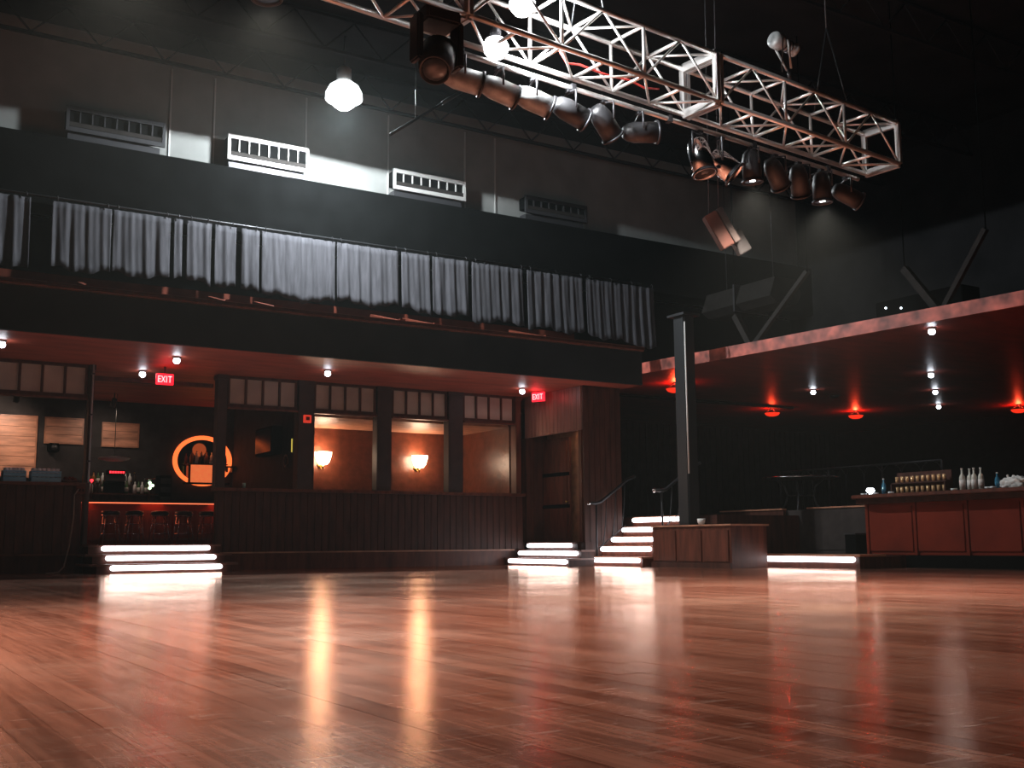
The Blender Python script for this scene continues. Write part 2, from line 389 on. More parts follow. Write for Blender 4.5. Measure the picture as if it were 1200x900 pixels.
# ---- posts between the bays
def post(u0_, u1_, z0, label, m='post'):
    t = thing('post', label, 'post', ((u0_ + u1_) / 2, 22.52, z0))
    MB().box(u0_, u1_, 22.42, 22.68, z0, 3.999).build('shaft', M[m], t, bevel=0.012)
    MB().box(u0_ - 0.02, u1_ + 0.02, 22.40, 22.70, 3.90, 3.998).build('cap', M[m], t, bevel=0.008)
    return t
post(4.345, 4.43, 0.525, 'slim dark post beside the grey conduit at the bar opening')
post(6.87, 7.066, 1.67, 'dark post on the half wall in front of the glowing oval mirror')
post(8.617, 8.964, 1.67, 'wide dark post carrying the red alarm box')
post(10.47, 10.825, 1.67, 'dark post between the two wall sconce alcoves')
post(12.28, 12.664, 1.67, 'dark post between the sconce alcove and the bare red wall bay')
post(14.117, 14.262, 1.67, 'end post with a lit edge beside the boarded doorway', 'wood_m')
pv = thing('conduit', 'thin grey metal conduit running up the slim post by the bar', 'pipe', (4.39, 22.385, 1.702))
MB().tube((4.39, 22.37, 1.702), (4.39, 22.37, 3.995), 0.018).build('pipe', M['metal_l'], pv)
for z in (2.1, 3.0, 3.8): MB().box(4.36, 4.42, 22.352, 22.42, z, z + 0.03).build('clip', M['metal_d'], pv)

# ---- transom lights over the bays: frame and four panes each
def transom(n, u0_, u1_, cuts):
    f = structure(MB().box(u0_, u1_, 22.46, 22.58, 3.34, 3.41).build('window_%d' % n, M['wood_d'], origin=((u0_ + u1_) / 2, 22.52, 3.34)))
    MB().box(u0_, u1_, 22.46, 22.58, 3.94, 3.999).build('top_rail', M['wood_d'], f)
    MB().box(u0_, u1_, 22.40, 22.50, 3.30, 3.338).build('sill', M['wood_m'], f)
    for a, b in zip(cuts[:-1], cuts[1:]):
        MB().box(a + 0.022, b - 0.022, 22.51, 22.53, 3.41, 3.94).build('pane', M['pane'], f)
    for a in cuts: MB().box(a - 0.022, a + 0.022, 22.47, 22.57, 3.41, 3.94).build('mullion', M['wood_d'], f)
def even(a, b, n): return [a + (b - a) * i / n for i in range(n + 1)]
transom(1, 0.9, 4.32, [0.95, 1.4, 1.85, 2.3, 2.70, 3.09, 3.49, 3.90, 4.29])
transom(2, 7.08, 8.605, even(7.11, 8.58, 4))
transom(3, 8.98, 10.455, even(9.01, 10.43, 4))
transom(4, 10.84, 12.265, even(10.87, 12.24, 4))
transom(5, 12.68, 14.105, even(12.71, 14.08, 4))
structure(MB().box(4.44, 6.79, 22.5, 22.62, 3.72, 3.80).build('trim_5', M['wood_d']))

# ---- boarded doorway wall facing the dance floor, with boards above the opening
DU = 14.4
dw = structure(MB().box(DU + 0.04, DU + 0.20, 20.15, 22.40, 3.02, 3.999).build('wall_door', M['wood_h'], origin=(DU, 21.3, 3.0)))
n = 15
for i in range(n):
    a = 20.15 + (22.48 - 20.15) * i / n; b = 20.15 + (22.48 - 20.15) * (i + 1) / n
    MB().box(DU, DU + 0.036, a + 0.004, b - 0.004, 3.0, 3.998).build('plank', M['wood_h'], dw, bevel=0.004)
structure(MB().box(DU, DU + 0.2, 22.42, 22.62, 0.52, 3.0).build('trim_6', M['wood_d']))
structure(MB().box(DU, DU + 0.2, 20.15, 20.26, 0.52, 3.0).build('trim_7', M['wood_m']))
# recess behind the opening
structure(MB().box(DU + 0.2, 15.1, 22.40, 22.55, 0.52, 3.9).build('wall_vestibule_left', M['wood_d']))
structure(MB().box(14.98, 15.08, 20.30, 22.39, 0.52, 3.9).build('wall_vestibule_back', mat('brown_stucco', (0.22, 0.10, 0.05), 0.5, var=0.3, scale=6, bump=0.4)))
structure(MB().box(DU + 0.02, 15.1, 20.28, 22.40, 0.40, 0.52).build('floor_vestibule', M['wood_d']))
d1 = structure(MB().box(14.86, 14.92, 21.28, 22.38, 0.53, 2.96).build('door_1', M['wood_m']))
for z0, z1 in ((0.60, 1.30), (1.40, 2.05), (2.15, 2.88)):
    MB().box(14.83, 14.86, 21.36, 22.30, z0, z1).build('door_panel', M['wood_m'], d1, bevel=0.008)
for z in (1.31, 2.06): MB().box(14.835, 14.86, 21.28, 22.38, z, z + 0.08).build('door_rail', M['black'], d1)
MB().tube((14.85, 21.33, 1.45), (14.78, 21.33, 1.45), 0.02).build('door_handle', M['brass'], d1)
vl = thing('vestibule_lamp', 'small shaded lamp behind the boarded door header', 'lamp', (14.75, 20.9, 3.2))
MB().lathe([(0.0005, 0), (0.09, 0), (0.09, 0.05), (0.0005, 0.06)], (14.75, 20.9, 3.3), 14).build('housing', M['metal_d'], vl)
MB().lathe([(0.0005, -0.03), (0.06, -0.02), (0.075, 0.0), (0.0005, 0.0)], (14.75, 20.9, 3.298), 14).build('glass', M['pane'], vl)
MB().tube((14.75, 20.9, 3.36), (14.75, 20.9, 3.999), 0.012, 6).build('stem', M['metal_d'], vl)
lamp('lamp_light', 'SPOT', (14.75, 20.9, 3.24), 9, (1.0, 0.66, 0.4), vl, 0.05, aim=(14.75, 20.9, 0), cone=140, blend=0.8)
# boarded return wall beside the stair
rw = structure(MB().box(DU + 0.05, 15.45, 20.10, 20.28, 0.52, 3.999).build('wall_stair_return', M['wood_d'], origin=(14.9, 20.1, 0.52)))
for i in range(7):
    a = DU + 0.0 + i * 0.15
    MB().box(a + 0.003, a + 0.147, 20.06, 20.098, 0.52, 3.998).build('plank', M['wood_d'], rw, bevel=0.004)
structure(MB().box(DU, 15.45, 20.04, 20.26, 0.0, 0.519).build('baseboard_stair', M['wood_d']))

# ---- right-hand hall: lower dark red soffit with a swirl-painted edge, far dark walls
E0 = Vector((15.92, 20.8)); E1 = Vector((17.25, 6.0))
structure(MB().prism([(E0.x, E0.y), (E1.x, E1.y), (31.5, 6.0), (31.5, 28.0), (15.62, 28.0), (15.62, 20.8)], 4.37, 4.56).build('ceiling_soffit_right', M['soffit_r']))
dd = (E1 - E0).normalized(); nn = Vector((-abs(dd.y), -abs(dd.x))) if False else Vector((dd.y, -dd.x))
if nn.x > 0: nn = -nn
p = [E0 + nn * 0.06, E1 + nn * 0.06, E1 + nn * 0.002, E0 + nn * 0.002]
fb = MB().prism([(q.x, q.y) for q in p], 4.35, 4.60)
structure(fb.build('trim_8', M['swirl']))
bw = structure(MB().box(15.5, 31.5, 28.0, 28.2, 0.0, 4.37).build('wall_hall_back', M['wall_dark']))
slat = MB()
for i in range(64): slat.box(15.55 + i * 0.25, 15.55 + i * 0.25 + 0.21, 27.95, 28.0, 0.3, 4.3)
tag(slat.build('wall_boards', M['wall_dark'], bw), kind='stuff')
structure(MB().box(31.5, 31.7, 4, 28.2, 0.0, 4.37).build('wall_hall_right', M['wall_dark']))
# floors of the right-hand hall
structure(MB().prism([(16.0, 17.2), (16.0, 13.75), (17.15, 13.75), (17.15, 15.2), (18.0, 15.2), (18.0, 17.2)], 0.0, 0.215).build('platform_step', M['wood_d']))
structure(MB().box(18.1, 31.4, 5.5, 27.9, 0.0, 1.17).build('raised_floor_hall', M['panel_g']))
structure(MB().box(15.72, 18.08, 17.25, 27.9, 0.0, 1.05).build('raised_floor_landing', M['wood_d']))

# low panelled fronts of the raised seating
def low_front(n, u, va, vb, z0, z1, m, cap=True):
    o = structure(MB().box(u, u + 0.07, va, vb, z0, z1).build('wall_seating_%d' % n, M[m]))
    if cap: MB().box(u - 0.03, u + 0.1, va, vb, z1, z1 + 0.03).build('cap', M['edge'], o)
    k = max(1, round((vb - va) / 1.1))
    for i in range(k):
        a = va + (vb - va) * i / k; b = va + (vb - va) * (i + 1) / k
        MB().box(u - 0.02, u - 0.001, a + 0.05, b - 0.05, z0 + 0.08, z1 - 0.08).build('panel', M[m], o, bevel=0.006)
low_front(1, 17.98, 17.6, 19.6, 0.23, 1.18, 'wood_d')
low_front(2, 17.98, 15.25, 16.9, 0.23, 1.18, 'panel_g')

# ================================================================== STAIRS WITH LIT NOSINGS
def led(t, a, b, r=0.05):   # t: the riser it is fixed to
    a, b = Vector(a), Vector(b)
    d = (b - a).normalized()
    pr = []
    m_ = MB(); L_ = (b - a).length
    q = Vector((0, 0, 1)).rotation_difference(d).to_matrix()
    prof = [(0.0005, 0)] + [(r * math.sin(k * math.pi / 8), r - r * math.cos(k * math.pi / 8)) for k in range(1, 5)]
    prof += [(rr, L_ - zz) for rr, zz in reversed(prof)]
    m_.lathe(prof, a, 12, q)
    return m_.build('light_strip', M['led'], t)
# bar steps (face -Y)
t = thing('step_flight', 'three lit steps leading up to the bar with stools', 'steps', (5.6, 21.1, 0))
for k, (yf, zt) in enumerate(((21.1, 0.17), (21.5, 0.345), (21.9, 0.52))):
    zb = (0, 0.17, 0.345)[k]
    rs = MB().box(4.36, 6.85, yf + 0.04, 22.36, zb, zt - 0.04).build('riser', M['wood_d'], t)
    MB().box(4.345 - (0.12 if k < 2 else 0), 6.86 + (0.1 if k < 2 else 0), yf, 22.335 if k < 2 else 22.5, zt - 0.04, zt).build('tread', M['wood_t'], t, bevel=0.006)
    led(rs, (4.58, yf - 0.012, zt - 0.07), (6.64, yf - 0.012, zt - 0.07), 0.046)
# door steps (face -X)
t = thing('step_flight', 'three lit steps in front of the boarded doorway', 'steps', (13.9, 21.0, 0))
for k, (xf, zt, a, b) in enumerate(((13.7, 0.17, 19.74, 22.09), (14.02, 0.345, 19.79, 22.16), (14.34, 0.515, 20.47, 22.28))):
    zb = (0, 0.17, 0.345)[k]
    lo = 20.3 if k == 2 else 19.7
    x1 = 14.395
    rs = MB().box(xf + 0.03, x1, max(lo, 19.72), 22.33, zb, zt - 0.04).build('riser', M['wood_d'], t)
    MB().box(xf, x1, lo - 0.02, 22.33, zt - 0.04, zt).build('tread', M['wood_t'], t, bevel=0.006)
    led(rs, (xf - 0.015, a, zt - 0.075), (xf - 0.015, b, zt - 0.075), 0.046)
# gallery steps (face -X)
t = thing('stair_flight', 'five lit stairs rising between two handrails beside the steel column', 'stairs', (14.9, 19.1, 0))
zz = (0.20, 0.43, 0.635, 0.85, 1.065); prev = 0
for k in range(5):
    xf = 14.5 + 0.3 * k
    y1 = 20.03
    y0 = 18.22
    rs = MB().box(xf + 0.03, 15.71, y0, y1, prev, zz[k] - 0.04).build('riser', M['wood_m'], t)
    MB().box(xf, 15.71 if k < 4 else 16.0, y0, y1, zz[k] - 0.04, zz[k]).build('tread', M['edge'], t, bevel=0.006)
    led(rs, (xf - 0.015, 18.26, zz[k] - 0.075), (xf - 0.015, 19.99, zz[k] - 0.075), 0.048)
    prev = zz[k]
# single lit step on the right
t = thing('lit_step', 'single long lit step below the seating, beside the red bar', 'step', (15.9, 15.4, 0))
rs = MB().box(15.86, 15.99, 13.72, 17.2, 0, 0.215).build('riser', M['wood_d'], t)
MB().box(15.80, 16.5, 13.66, 17.24, 0.217, 0.255).build('tread', M['edge'], t, bevel=0.006)
led(rs, (15.83, 13.80, 0.165), (15.83, 16.92, 0.165), 0.05)

# low wooden box wall in front of the stairs with the steel column on it
t = thing('box_wall', 'low boxed wooden wall next to the lit stairs, column standing on it', 'wall', (15.2, 17.0, 0))
MB().box(14.78, 15.71, 15.84, 18.19, 0.0, 0.80).build('body', M['wood_m'], t, bevel=0.006)
MB().box(14.74, 15.75, 15.80, 18.20, 0.80, 0.835).build('cap', M['edge'], t, bevel=0.006)
for i in range(3):
    a = 15.90 + i * 0.77
    MB().box(14.755, 14.78, a, a + 0.71, 0.12, 0.72).build('panel', M['wood_m'], t, bevel=0.006)
MB().box(14.73, 14.78, 15.84, 18.19, 0, 0.1).build('plinth', M['wood_d'], t)
c = thing('steel_column', 'tall square steel column with a bright edge, standing on the box wall', 'column', (15.4, 17.75, 0.836))
MB().box(15.28, 15.58, 17.60, 17.94, 0.86, 5.25).build('shaft', M['steel_d'], c, bevel=0.02)
MB().box(15.20, 15.66, 17.52, 18.02, 0.836, 0.86).build('base_plate', M['steel_d'], c)
MB().box(15.20, 15.66, 17.50, 18.04, 5.25, 5.30).build('top_plate', M['steel_d'], c)
MB().tube((15.26, 17.545, 1.9), (15.26, 17.545, 5.1), 0.017).build('edge_highlight', M['white_p'], c)  # white strip stands in for the highlight along the column edge
c = thing('paper_cup', 'small crumpled white cup left on the box wall', 'cup', (14.95, 17.55, 0.836))
cp = U(822, 617, 14.95); cy = cp.y
MB().lathe([(0.055, 0), (0.075, 0.05), (0.085, 0.12), (0.078, 0.12), (0.05, 0.01), (0.0, 0.01)], (14.95, cy, 0.836), 12).build('cup_body', M['white_p'], c)

# handrails
def hr(label, y, x0, zb, zt, n_b):
    t = thing('handrail', label, 'handrail', (x0, y, zb))
    pts = [(x0 - 0.2, y, zt), (x0, y, zt), (x0 + 0.12, y, zt + 0.03), (x0 + 0.9, y, zt + 0.55), (x0 + 1.1, y, zt + 0.62)]
    MB().path(pts, 0.035, 8).build('rail', M['metal_d'], t)
    MB().lathe([(0.0005, -0.05), (0.04, -0.03), (0.05, 0), (0.04, 0.03), (0.0005, 0.05)], pts[0], 10).build('end_knob', M['chrome'], t)
    MB().tube((x0, y, zb), (x0, y, zt), 0.022, 8).build('newel', M['metal_d'], t)
    for i in range(n_b):
        xa = x0 + 0.18 + 0.26 * i; za = zb + 0.17 + 0.19 * i; zc = zt + 0.03 + 0.16 * (i + 0.5)
        arc = [(xa + 0.10 * math.sin(s_ * math.pi / 2), y, za + 0.1 + (zc - za - 0.1) * s_) for s_ in (0, 0.25, 0.5, 0.75, 1)]
        MB().path(arc, 0.012, 6).build('baluster', M['metal_d'], t)
    MB().tube((x0, y, zb + 0.14), (x0 + 0.8, y, zb + 0.68), 0.012, 6).build('lower_rail', M['metal_d'], t)
hr('curved metal handrail against the boarded return wall, lower on the stairs', 19.92, 14.62, 0.2, 1.36, 3)
hr('curved metal handrail at the top of the stairs beside the steel column', 18.30, 15.15, 0.64, 1.58, 3)

# ================================================================== RIGHT BAR
BZ = 1.37
t = thing('bar_counter', 'long red-fronted bar counter with a rounded wooden top', 'bar counter', (17.5, 12.0, 0))
MB().box(17.30, 17.95, 7.0, 14.75, 0.23, 1.20).build('body', M['wood_r'], t)
MB().box(17.18, 17.95, 7.0, 14.85, 0.0, 0.225).build('plinth', M['black'], t)
MB().box(17.20, 17.95, 7.0, 14.9, 1.20, 1.30).build('apron', M['wood_d'], t)
pts = [(18.05, 7.0)] + [(17.5 + 0.55 * math.cos(a), 14.55 + 0.55 * math.sin(a)) for a in [math.pi * k / 12 for k in range(0, 13)]] + [(16.95, 7.0)]
MB().prism(pts, 1.30, BZ).build('bar_top', M['wood_m'], t, bevel=0.012)
for i in range(7):
    a = 14.7 - i * 1.1
    MB().box(17.27, 17.30, a - 1.03, a - 0.04, 0.30, 1.14).build('front_panel', M['wood_r'], t, bevel=0.006)
    MB().box(17.25, 17.30, a - 0.03, a + 0.03, 0.23, 1.20).build('stile', M['wood_r'], t)
t2 = thing('bar_cabinet', 'dark cabinet end between the lit step and the red bar', 'cabinet', (17.4, 15.0, 0.216))
MB().box(17.16, 17.95, 14.92, 15.18, 0.216, 0.62).build('body', M['black'], t2)
MB().box(17.14, 17.97, 14.90, 15.19, 0.62, 0.645).build('top', M['metal_d'], t2)

def bottle(name, h, r, m, cap_m, label_m=None):
    t = thing(name, 'x', 'bottle')
    bd = MB().lathe([(0.0005, 0.0), (r, 0.0), (r, h * 0.58), (r * 0.75, h * 0.68), (r * 0.36, h * 0.75), (r * 0.34, h * 0.94), (0.0005, h * 0.94)], (0, 0, 0), 12).build('bottle_body', m, t, origin=(0, 0, 0))
    MB().lathe([(0.0005, 0), (r * 0.42, 0), (r * 0.42, h * 0.07), (0.0005, h * 0.07)], (0, 0, h * 0.93), 10).build('cap', cap_m, t)
    if label_m is not None:
        MB().lathe([(r + 0.002, h * 0.14), (r + 0.002, h * 0.48)], (0, 0, 0), 12).build('label_band', label_m, bd)
    return t
def on_bar(x, u=17.35): return Vector((u, U(x, 575, u).y, BZ + 0.001))
def put(t, loc, label, cat=None, group=None):
    t.location = loc; tag(t, label, cat, group); return t
b_ = bottle('bottle', 0.40, 0.052, mat('pale_glass', (0.66, 0.68, 0.60), 0.15, spec=0.8), M['white_p'], M['white_p'])
put(b_, on_bar(1128.5), 'pale bottle at the outer end of the group on the red bar', 'bottle')
put(copy_tree(b_), on_bar(1137.5, 17.55), 'pale bottle standing second in the group on the red bar', 'bottle')
put(copy_tree(b_), on_bar(1142.5, 17.40), 'pale bottle in the middle of the group on the red bar', 'bottle')
put(copy_tree(b_), on_bar(1150.5, 17.45), 'pale bottle closest to the blue bottle within the group of four', 'bottle')
bb = bottle('bottle', 0.30, 0.042, M['g_blue'], M['white_p'], M['g_blue'])
put(bb, on_bar(1036, 17.25), 'blue bottle with white cap beside the display rack on the red bar', 'bottle')
put(copy_tree(bb), on_bar(1169.5, 17.5), 'small blue bottle beside the white plastic bag on the red bar', 'bottle')
gl = thing('glass_lamp', 'glowing white glass lamp at the rounded end of the red bar', 'lamp', on_bar(1020, 17.4))
p0 = on_bar(1020, 17.4)
MB().lathe([(0.0005, 0), (0.05, 0), (0.055, 0.02), (0.03, 0.04), (0.0005, 0.04)], p0, 12).build('foot', M['chrome'], gl)
MB().lathe([(0.03, 0.041), (0.075, 0.07), (0.085, 0.10), (0.06, 0.14), (0.0005, 0.15)], p0, 12).build('globe', M['glow_candle'], gl)
# display rack with two rows of small glasses
ra, rb = on_bar(1048, 17.62).y, on_bar(1112, 17.62).y
rk = thing('display_rack', 'dark two-tier display rack of small amber glasses on the red bar', 'rack', (17.62, (ra + rb) / 2, BZ + 0.001))
MB().box(17.72, 17.75, rb, ra, BZ + 0.001, BZ + 0.42).build('back_board', M['wood_d'], rk)
MB().box(17.52, 17.72, rb, ra, BZ + 0.001, BZ + 0.03).build('shelf', M['wood_d'], rk)
MB().box(17.56, 17.72, rb, ra, BZ + 0.20, BZ + 0.225).build('shelf', M['wood_d'], rk)
for yy in (rb, ra - 0.02): MB().box(17.52, 17.72, yy, yy + 0.02, BZ + 0.031, BZ + 0.199).build('side', M['wood_d'], rk)
sg = thing('shot_glass', 'small amber glass standing on the two-tier display rack', 'glass', group='small glasses on the display rack')
MB().lathe([(0.0005, 0), (0.028, 0), (0.036, 0.11), (0.030, 0.11), (0.022, 0.02), (0.0005, 0.02)], (0, 0, 0), 10).build('glass_body', mat('gold_glass', (0.8, 0.5, 0.25), 0.15, spec=0.8, metal=0.4), sg)
sg.location = (17.62, ra - 0.08, BZ + 0.032)
for r_ in range(2):
    for k in range(10):
        if r_ == 0 and k == 0: continue
        copy_tree(sg, (17.60 + 0.02 * r_, ra - 0.08 - k * (ra - rb - 0.16) / 9, BZ + (0.032 if r_ == 0 else 0.227)))
# white plastic bag
bg = thing('plastic_bag', 'crumpled white plastic bag lying on the red bar', 'bag', on_bar(1190, 17.5))
bm = bmesh.new(); bmesh.ops.create_icosphere(bm, subdivisions=4, radius=1)
c0 = on_bar(1192, 17.5)
for v_ in bm.verts:
    n_ = v_.co.copy(); k_ = 1 + 0.16 * math.sin(9 * n_.x + 4 * n_.z) * math.cos(7 * n_.y + 2) + 0.08 * math.sin(17 * n_.y + 11 * n_.z)
    v_.co = Vector((n_.x * 0.16 * k_, n_.y * 0.28 * k_, max(0, (n_.z + 0.55) * 0.13 * k_)))
me = bpy.data.meshes.new('bag_body'); bm.to_mesh(me); bm.free(); me.materials.append(M['white_p'])
for pl in me.polygons: pl.use_smooth = True
o = bpy.data.objects.new('bag_body', me); COL.objects.link(o); o.parent = bg; o.location = c0 - WP[bg]
MB().lathe([(0.03, 0.11), (0.012, 0.16), (0.02, 0.24), (0.0005, 0.25)], c0 + Vector((0, 0.16, 0)), 8).build('knot', M['white_p'], bg)
# ashtrays and coasters along the bar edge
at = thing('ashtray', 'small glass ashtray on the red bar beside the glowing lamp', 'ashtray', group='small ashtrays along the red bar')
MB().lathe([(0.0005, 0), (0.05, 0), (0.06, 0.035), (0.05, 0.035), (0.042, 0.01), (0.0005, 0.01)], (0, 0, 0), 12).build('bowl', M['glass'], at)
at.location = on_bar(1012, 17.25); at['label'] = 'small glass ashtray standing along the edge of the red bar'
for x in (1026, 1044, 1118, 1158, 1164, 1178): copy_tree(at, on_bar(x, 17.1))

# ================================================================== RIGHT SEATING
tc = Vector((19.9, U(937, 557, 19.9).y, 1.171))
t = thing('round_table', 'large round table with curved iron legs on the raised seating', 'table', tc)
MB().lathe([(0.0005, 0.80), (0.88, 0.80), (0.90, 0.815), (0.88, 0.83), (0.0005, 0.83)], tc, 40).build('table_top', M['panel_g'], t)
MB().lathe([(0.895, 0.796), (0.915, 0.80), (0.915, 0.832), (0.895, 0.835)], tc, 40).build('edge_band', M['chrome'], t)
for k in range(4):
    a = k * math.pi / 2 + 0.6
    pts = [tc + Vector((math.cos(a) * r_, math.sin(a) * r_, z_)) for r_, z_ in ((0.5, 0.012), (0.36, 0.2), (0.3, 0.4), (0.36, 0.62), (0.55, 0.79))]
    MB().path(pts, 0.02, 8).build('leg', M['metal_d'], t)
MB().lathe([(0.30, 0.39), (0.32, 0.40), (0.30, 0.41), (0.285, 0.40), (0.30, 0.39)], tc, 24).build('stretcher_ring', M['metal_d'], t)
def railing(label, u, va, vb, z0, z1):
    t = thing('railing', label, 'railing', (u, (va + vb) / 2, z0))
    MB().tube((u, va, z1), (u, vb, z1), 0.025, 8).build('top_rail', M['metal_d'], t)
    MB().tube((u, va, z0 + 0.1), (u, vb, z0 + 0.1), 0.016, 8).build('bottom_rail', M['metal_d'], t)
    n_ = round((vb - va) / 0.55); s_ = (vb - va) / n_
    hoop = None
    for i in range(n_):
        a = va + i * s_
        pts = [(0, 0, 0)] + [(0, s_ / 2 - s_ / 2 * math.cos(q * math.pi / 10), (z1 - z0 - 0.1 - s_ / 2) + s_ / 2 * math.sin(q * math.pi / 10)) for q in range(11)] + [(0, s_, 0)]
        if hoop is None: hoop = MB().path(pts, 0.011, 6).build('hoop', M['metal_d'], t, origin=(0, 0, 0)); o = hoop
        else: o = hoop.copy(); COL.objects.link(o)
        o.location = Vector((u, a, z0 + 0.1)) - WP[t]
    for i in range(0, n_ + 1, 3): MB().tube((u, va + i * s_, z0), (u, va + i * s_, z1), 0.022, 8).build('post', M['metal_d'], t)
railing('hooped iron railing running behind the round table', 21.6, 16.2, 21.2, 1.172, 2.30)

# red ceiling lamps of the hall
def red_lamp(x, y, label, g='red bowl lamps under the hall soffit'):
    p = Zp(x, y, 4.17)
    t = thing('red_lamp', label, 'lamp', (p.x, p.y, 4.05), g)
    MB().lathe([(0.0005, -0.05), (0.10, -0.04), (0.18, -0.01), (0.22, 0.05), (0.20, 0.05), (0.16, 0.0), (0.0005, -0.03)], (p.x, p.y, 4.17), 20).build('bowl', M['red_glass'], t)
    for a in (0.3, 2.4, 4.5): MB().tube((p.x + 0.22 * math.cos(a), p.y + 0.22 * math.sin(a), 4.21), (p.x + 0.04 * math.cos(a), p.y + 0.04 * math.sin(a), 4.345), 0.006, 6).build('hanger', M['metal_d'], t)
    MB().lathe([(0.0005, 0), (0.07, 0), (0.07, 0.03), (0.0005, 0.03)], (p.x, p.y, 4.339), 14).build('canopy', M['metal_d'], t)
    lamp('bulb', 'POINT', (p.x, p.y, 4.23), P_RED, (1, 0.06, 0.02), t, 0.06)
red_lamp(791, 458, 'red bowl lamp half hidden by the steel column')
red_lamp(905, 486, 'red bowl lamp hanging second from the steel column')
red_lamp(1003, 489, 'red bowl lamp hanging between the single white spot and the row of three')
red_lamp(1194, 482, 'red bowl lamp farthest from the steel column, past the row of white spots')

# ================================================================== SPOTS UNDER THE SOFFITS
def spot(p, zc, label, power=P_SPOT):
    t = thing('spot_lamp', label, 'spot lamp', (p.x, p.y, zc - 0.16))
    MB().lathe([(0.0005, 0), (0.075, 0), (0.075, 0.03), (0.0005, 0.03)], (p.x, p.y, zc - 0.032), 14).build('ceiling_ring', M['metal_l'], t)
    MB().lathe([(0.0005, -0.065), (0.04, -0.052), (0.06, -0.025), (0.062, 0.0), (0.05, 0.03), (0.0005, 0.035)], (p.x, p.y, zc - 0.070), 14).build('bulb', M['bulb_spot'], t)
    lamp('spot_light', 'SPOT', (p.x, p.y, zc - 0.19), power, (0.88, 0.92, 1.0), t, 0.07, aim=(p.x, p.y, 0), cone=110, blend=0.8)
for x, y, l in ((2, 404, 'white spot lamp over the counter with the blue glass crates'),
                (207, 423, 'white spot lamp in front of the exit sign over the bar steps'),
                (167, 439, 'white spot lamp beside the exit sign, deeper under the soffit'),
                (384, 438, 'white spot lamp over the first sconce alcove'),
                (612, 459, 'small white spot lamp near the exit sign over the boarded doorway')):
    spot(Zp(x, y, 3.92), 4.0, l, P_SPOT * (0.5 if x == 612 else 1))
for x, y, l in ((1092, 389, 'bright white spot lamp at the swirl-painted soffit edge'),
                (953, 460, 'single white spot lamp between the red lamps'),
                (1091, 440, 'white spot lamp, first in the row leading away from the bar'),
                (1096, 460, 'white spot lamp, middle one of the row leading away from the bar'),
                (1100, 477, 'white spot lamp, last in the row leading away from the bar')):
    spot(Zp(x, y, 4.29), 4.37, l)
p = Zp(978, 471, 4.2)
t = thing('smoke_detector', 'small pale detector on the dark red hall soffit', 'detector', (p.x, p.y, 4.28))
MB().lathe([(0.0005, -0.07), (0.09, -0.06), (0.13, -0.02), (0.14, 0.0), (0.0005, 0.0)], (p.x, p.y, 4.368), 16).build('dome', M['metal_d'], t)

# ---- exit signs
def exit_sign(c, face, label):
    # face: unit direction the sign looks, letters run to the viewer's right
    f = Vector(face); r_ = Vector((0, 0, 1)).cross(f); z = Vector((0, 0, 1)); c = Vector(c)
    t = thing('exit_sign', label, 'exit sign', c - z * 0.11)
    hs = MB().obox(c, r_ * 0.17, f * 0.03, z * 0.11).build('housing', M['exit_red'], t, bevel=0.008)
    top = 4.0 if c.z < 4.2 else 4.37
    MB().tube(c + z * 0.11, Vector((c.x, c.y, top - 0.001)), 0.02, 8).build('stem', M['metal_d'], t)
    h = 0.065; w_ = 0.026; s_ = 0.010
    def letter(*bars):
        lt = MB()
        for cx, cz, hw, hh, rot in bars:
            q = c + f * 0.034 + r_ * cx + z * cz
            ax = r_ * math.cos(rot) + z * math.sin(rot); az = z * math.cos(rot) - r_ * math.sin(rot)
            lt.obox(q, ax * hw, f * 0.004, az * hh)
        lt.build('letter', M['exit_txt'], hs)
    x = -0.105; letter((x - w_, 0, s_, h, 0), *[(x, k * (h - s_), w_, s_, 0) for k in (-1, 0, 1)])
    x = -0.035; letter((x, 0, s_ * 0.9, h * 1.08, 0.48), (x, 0, s_ * 0.9, h * 1.08, -0.48))
    x = 0.03; letter((x, 0, s_, h, 0))
    x = 0.095; letter((x, 0, s_, h, 0), (x, h - s_, w_ + 0.012, s_, 0))
    lamp('sign_glow', 'POINT', c + f * 0.16, 2.2, (1, 0.02, 0.03), t, 0.08)
exit_sign(V(193, 444.5, 22.0), (0, -1, 0), 'lit red EXIT sign hanging over the bar steps')
exit_sign(U(631, 465, 14.1), Vector((-0.9, -0.44, 0)).normalized(), 'lit red EXIT sign over the boarded doorway')
p = V(360, 491, 22.4)
t = thing('alarm_box', 'small square red alarm box on the wide post', 'alarm', p - Vector((0, 0, 0.08)))
MB().box(p.x - 0.085, p.x + 0.085, 22.365, 22.418, p.z - 0.085, p.z + 0.085).build('case', M['alarm'], t, bevel=0.008)
MB().box(p.x - 0.04, p.x + 0.04, 22.355, 22.365, p.z - 0.03, p.z + 0.045).build('front_plate', M['wood_r'], t)

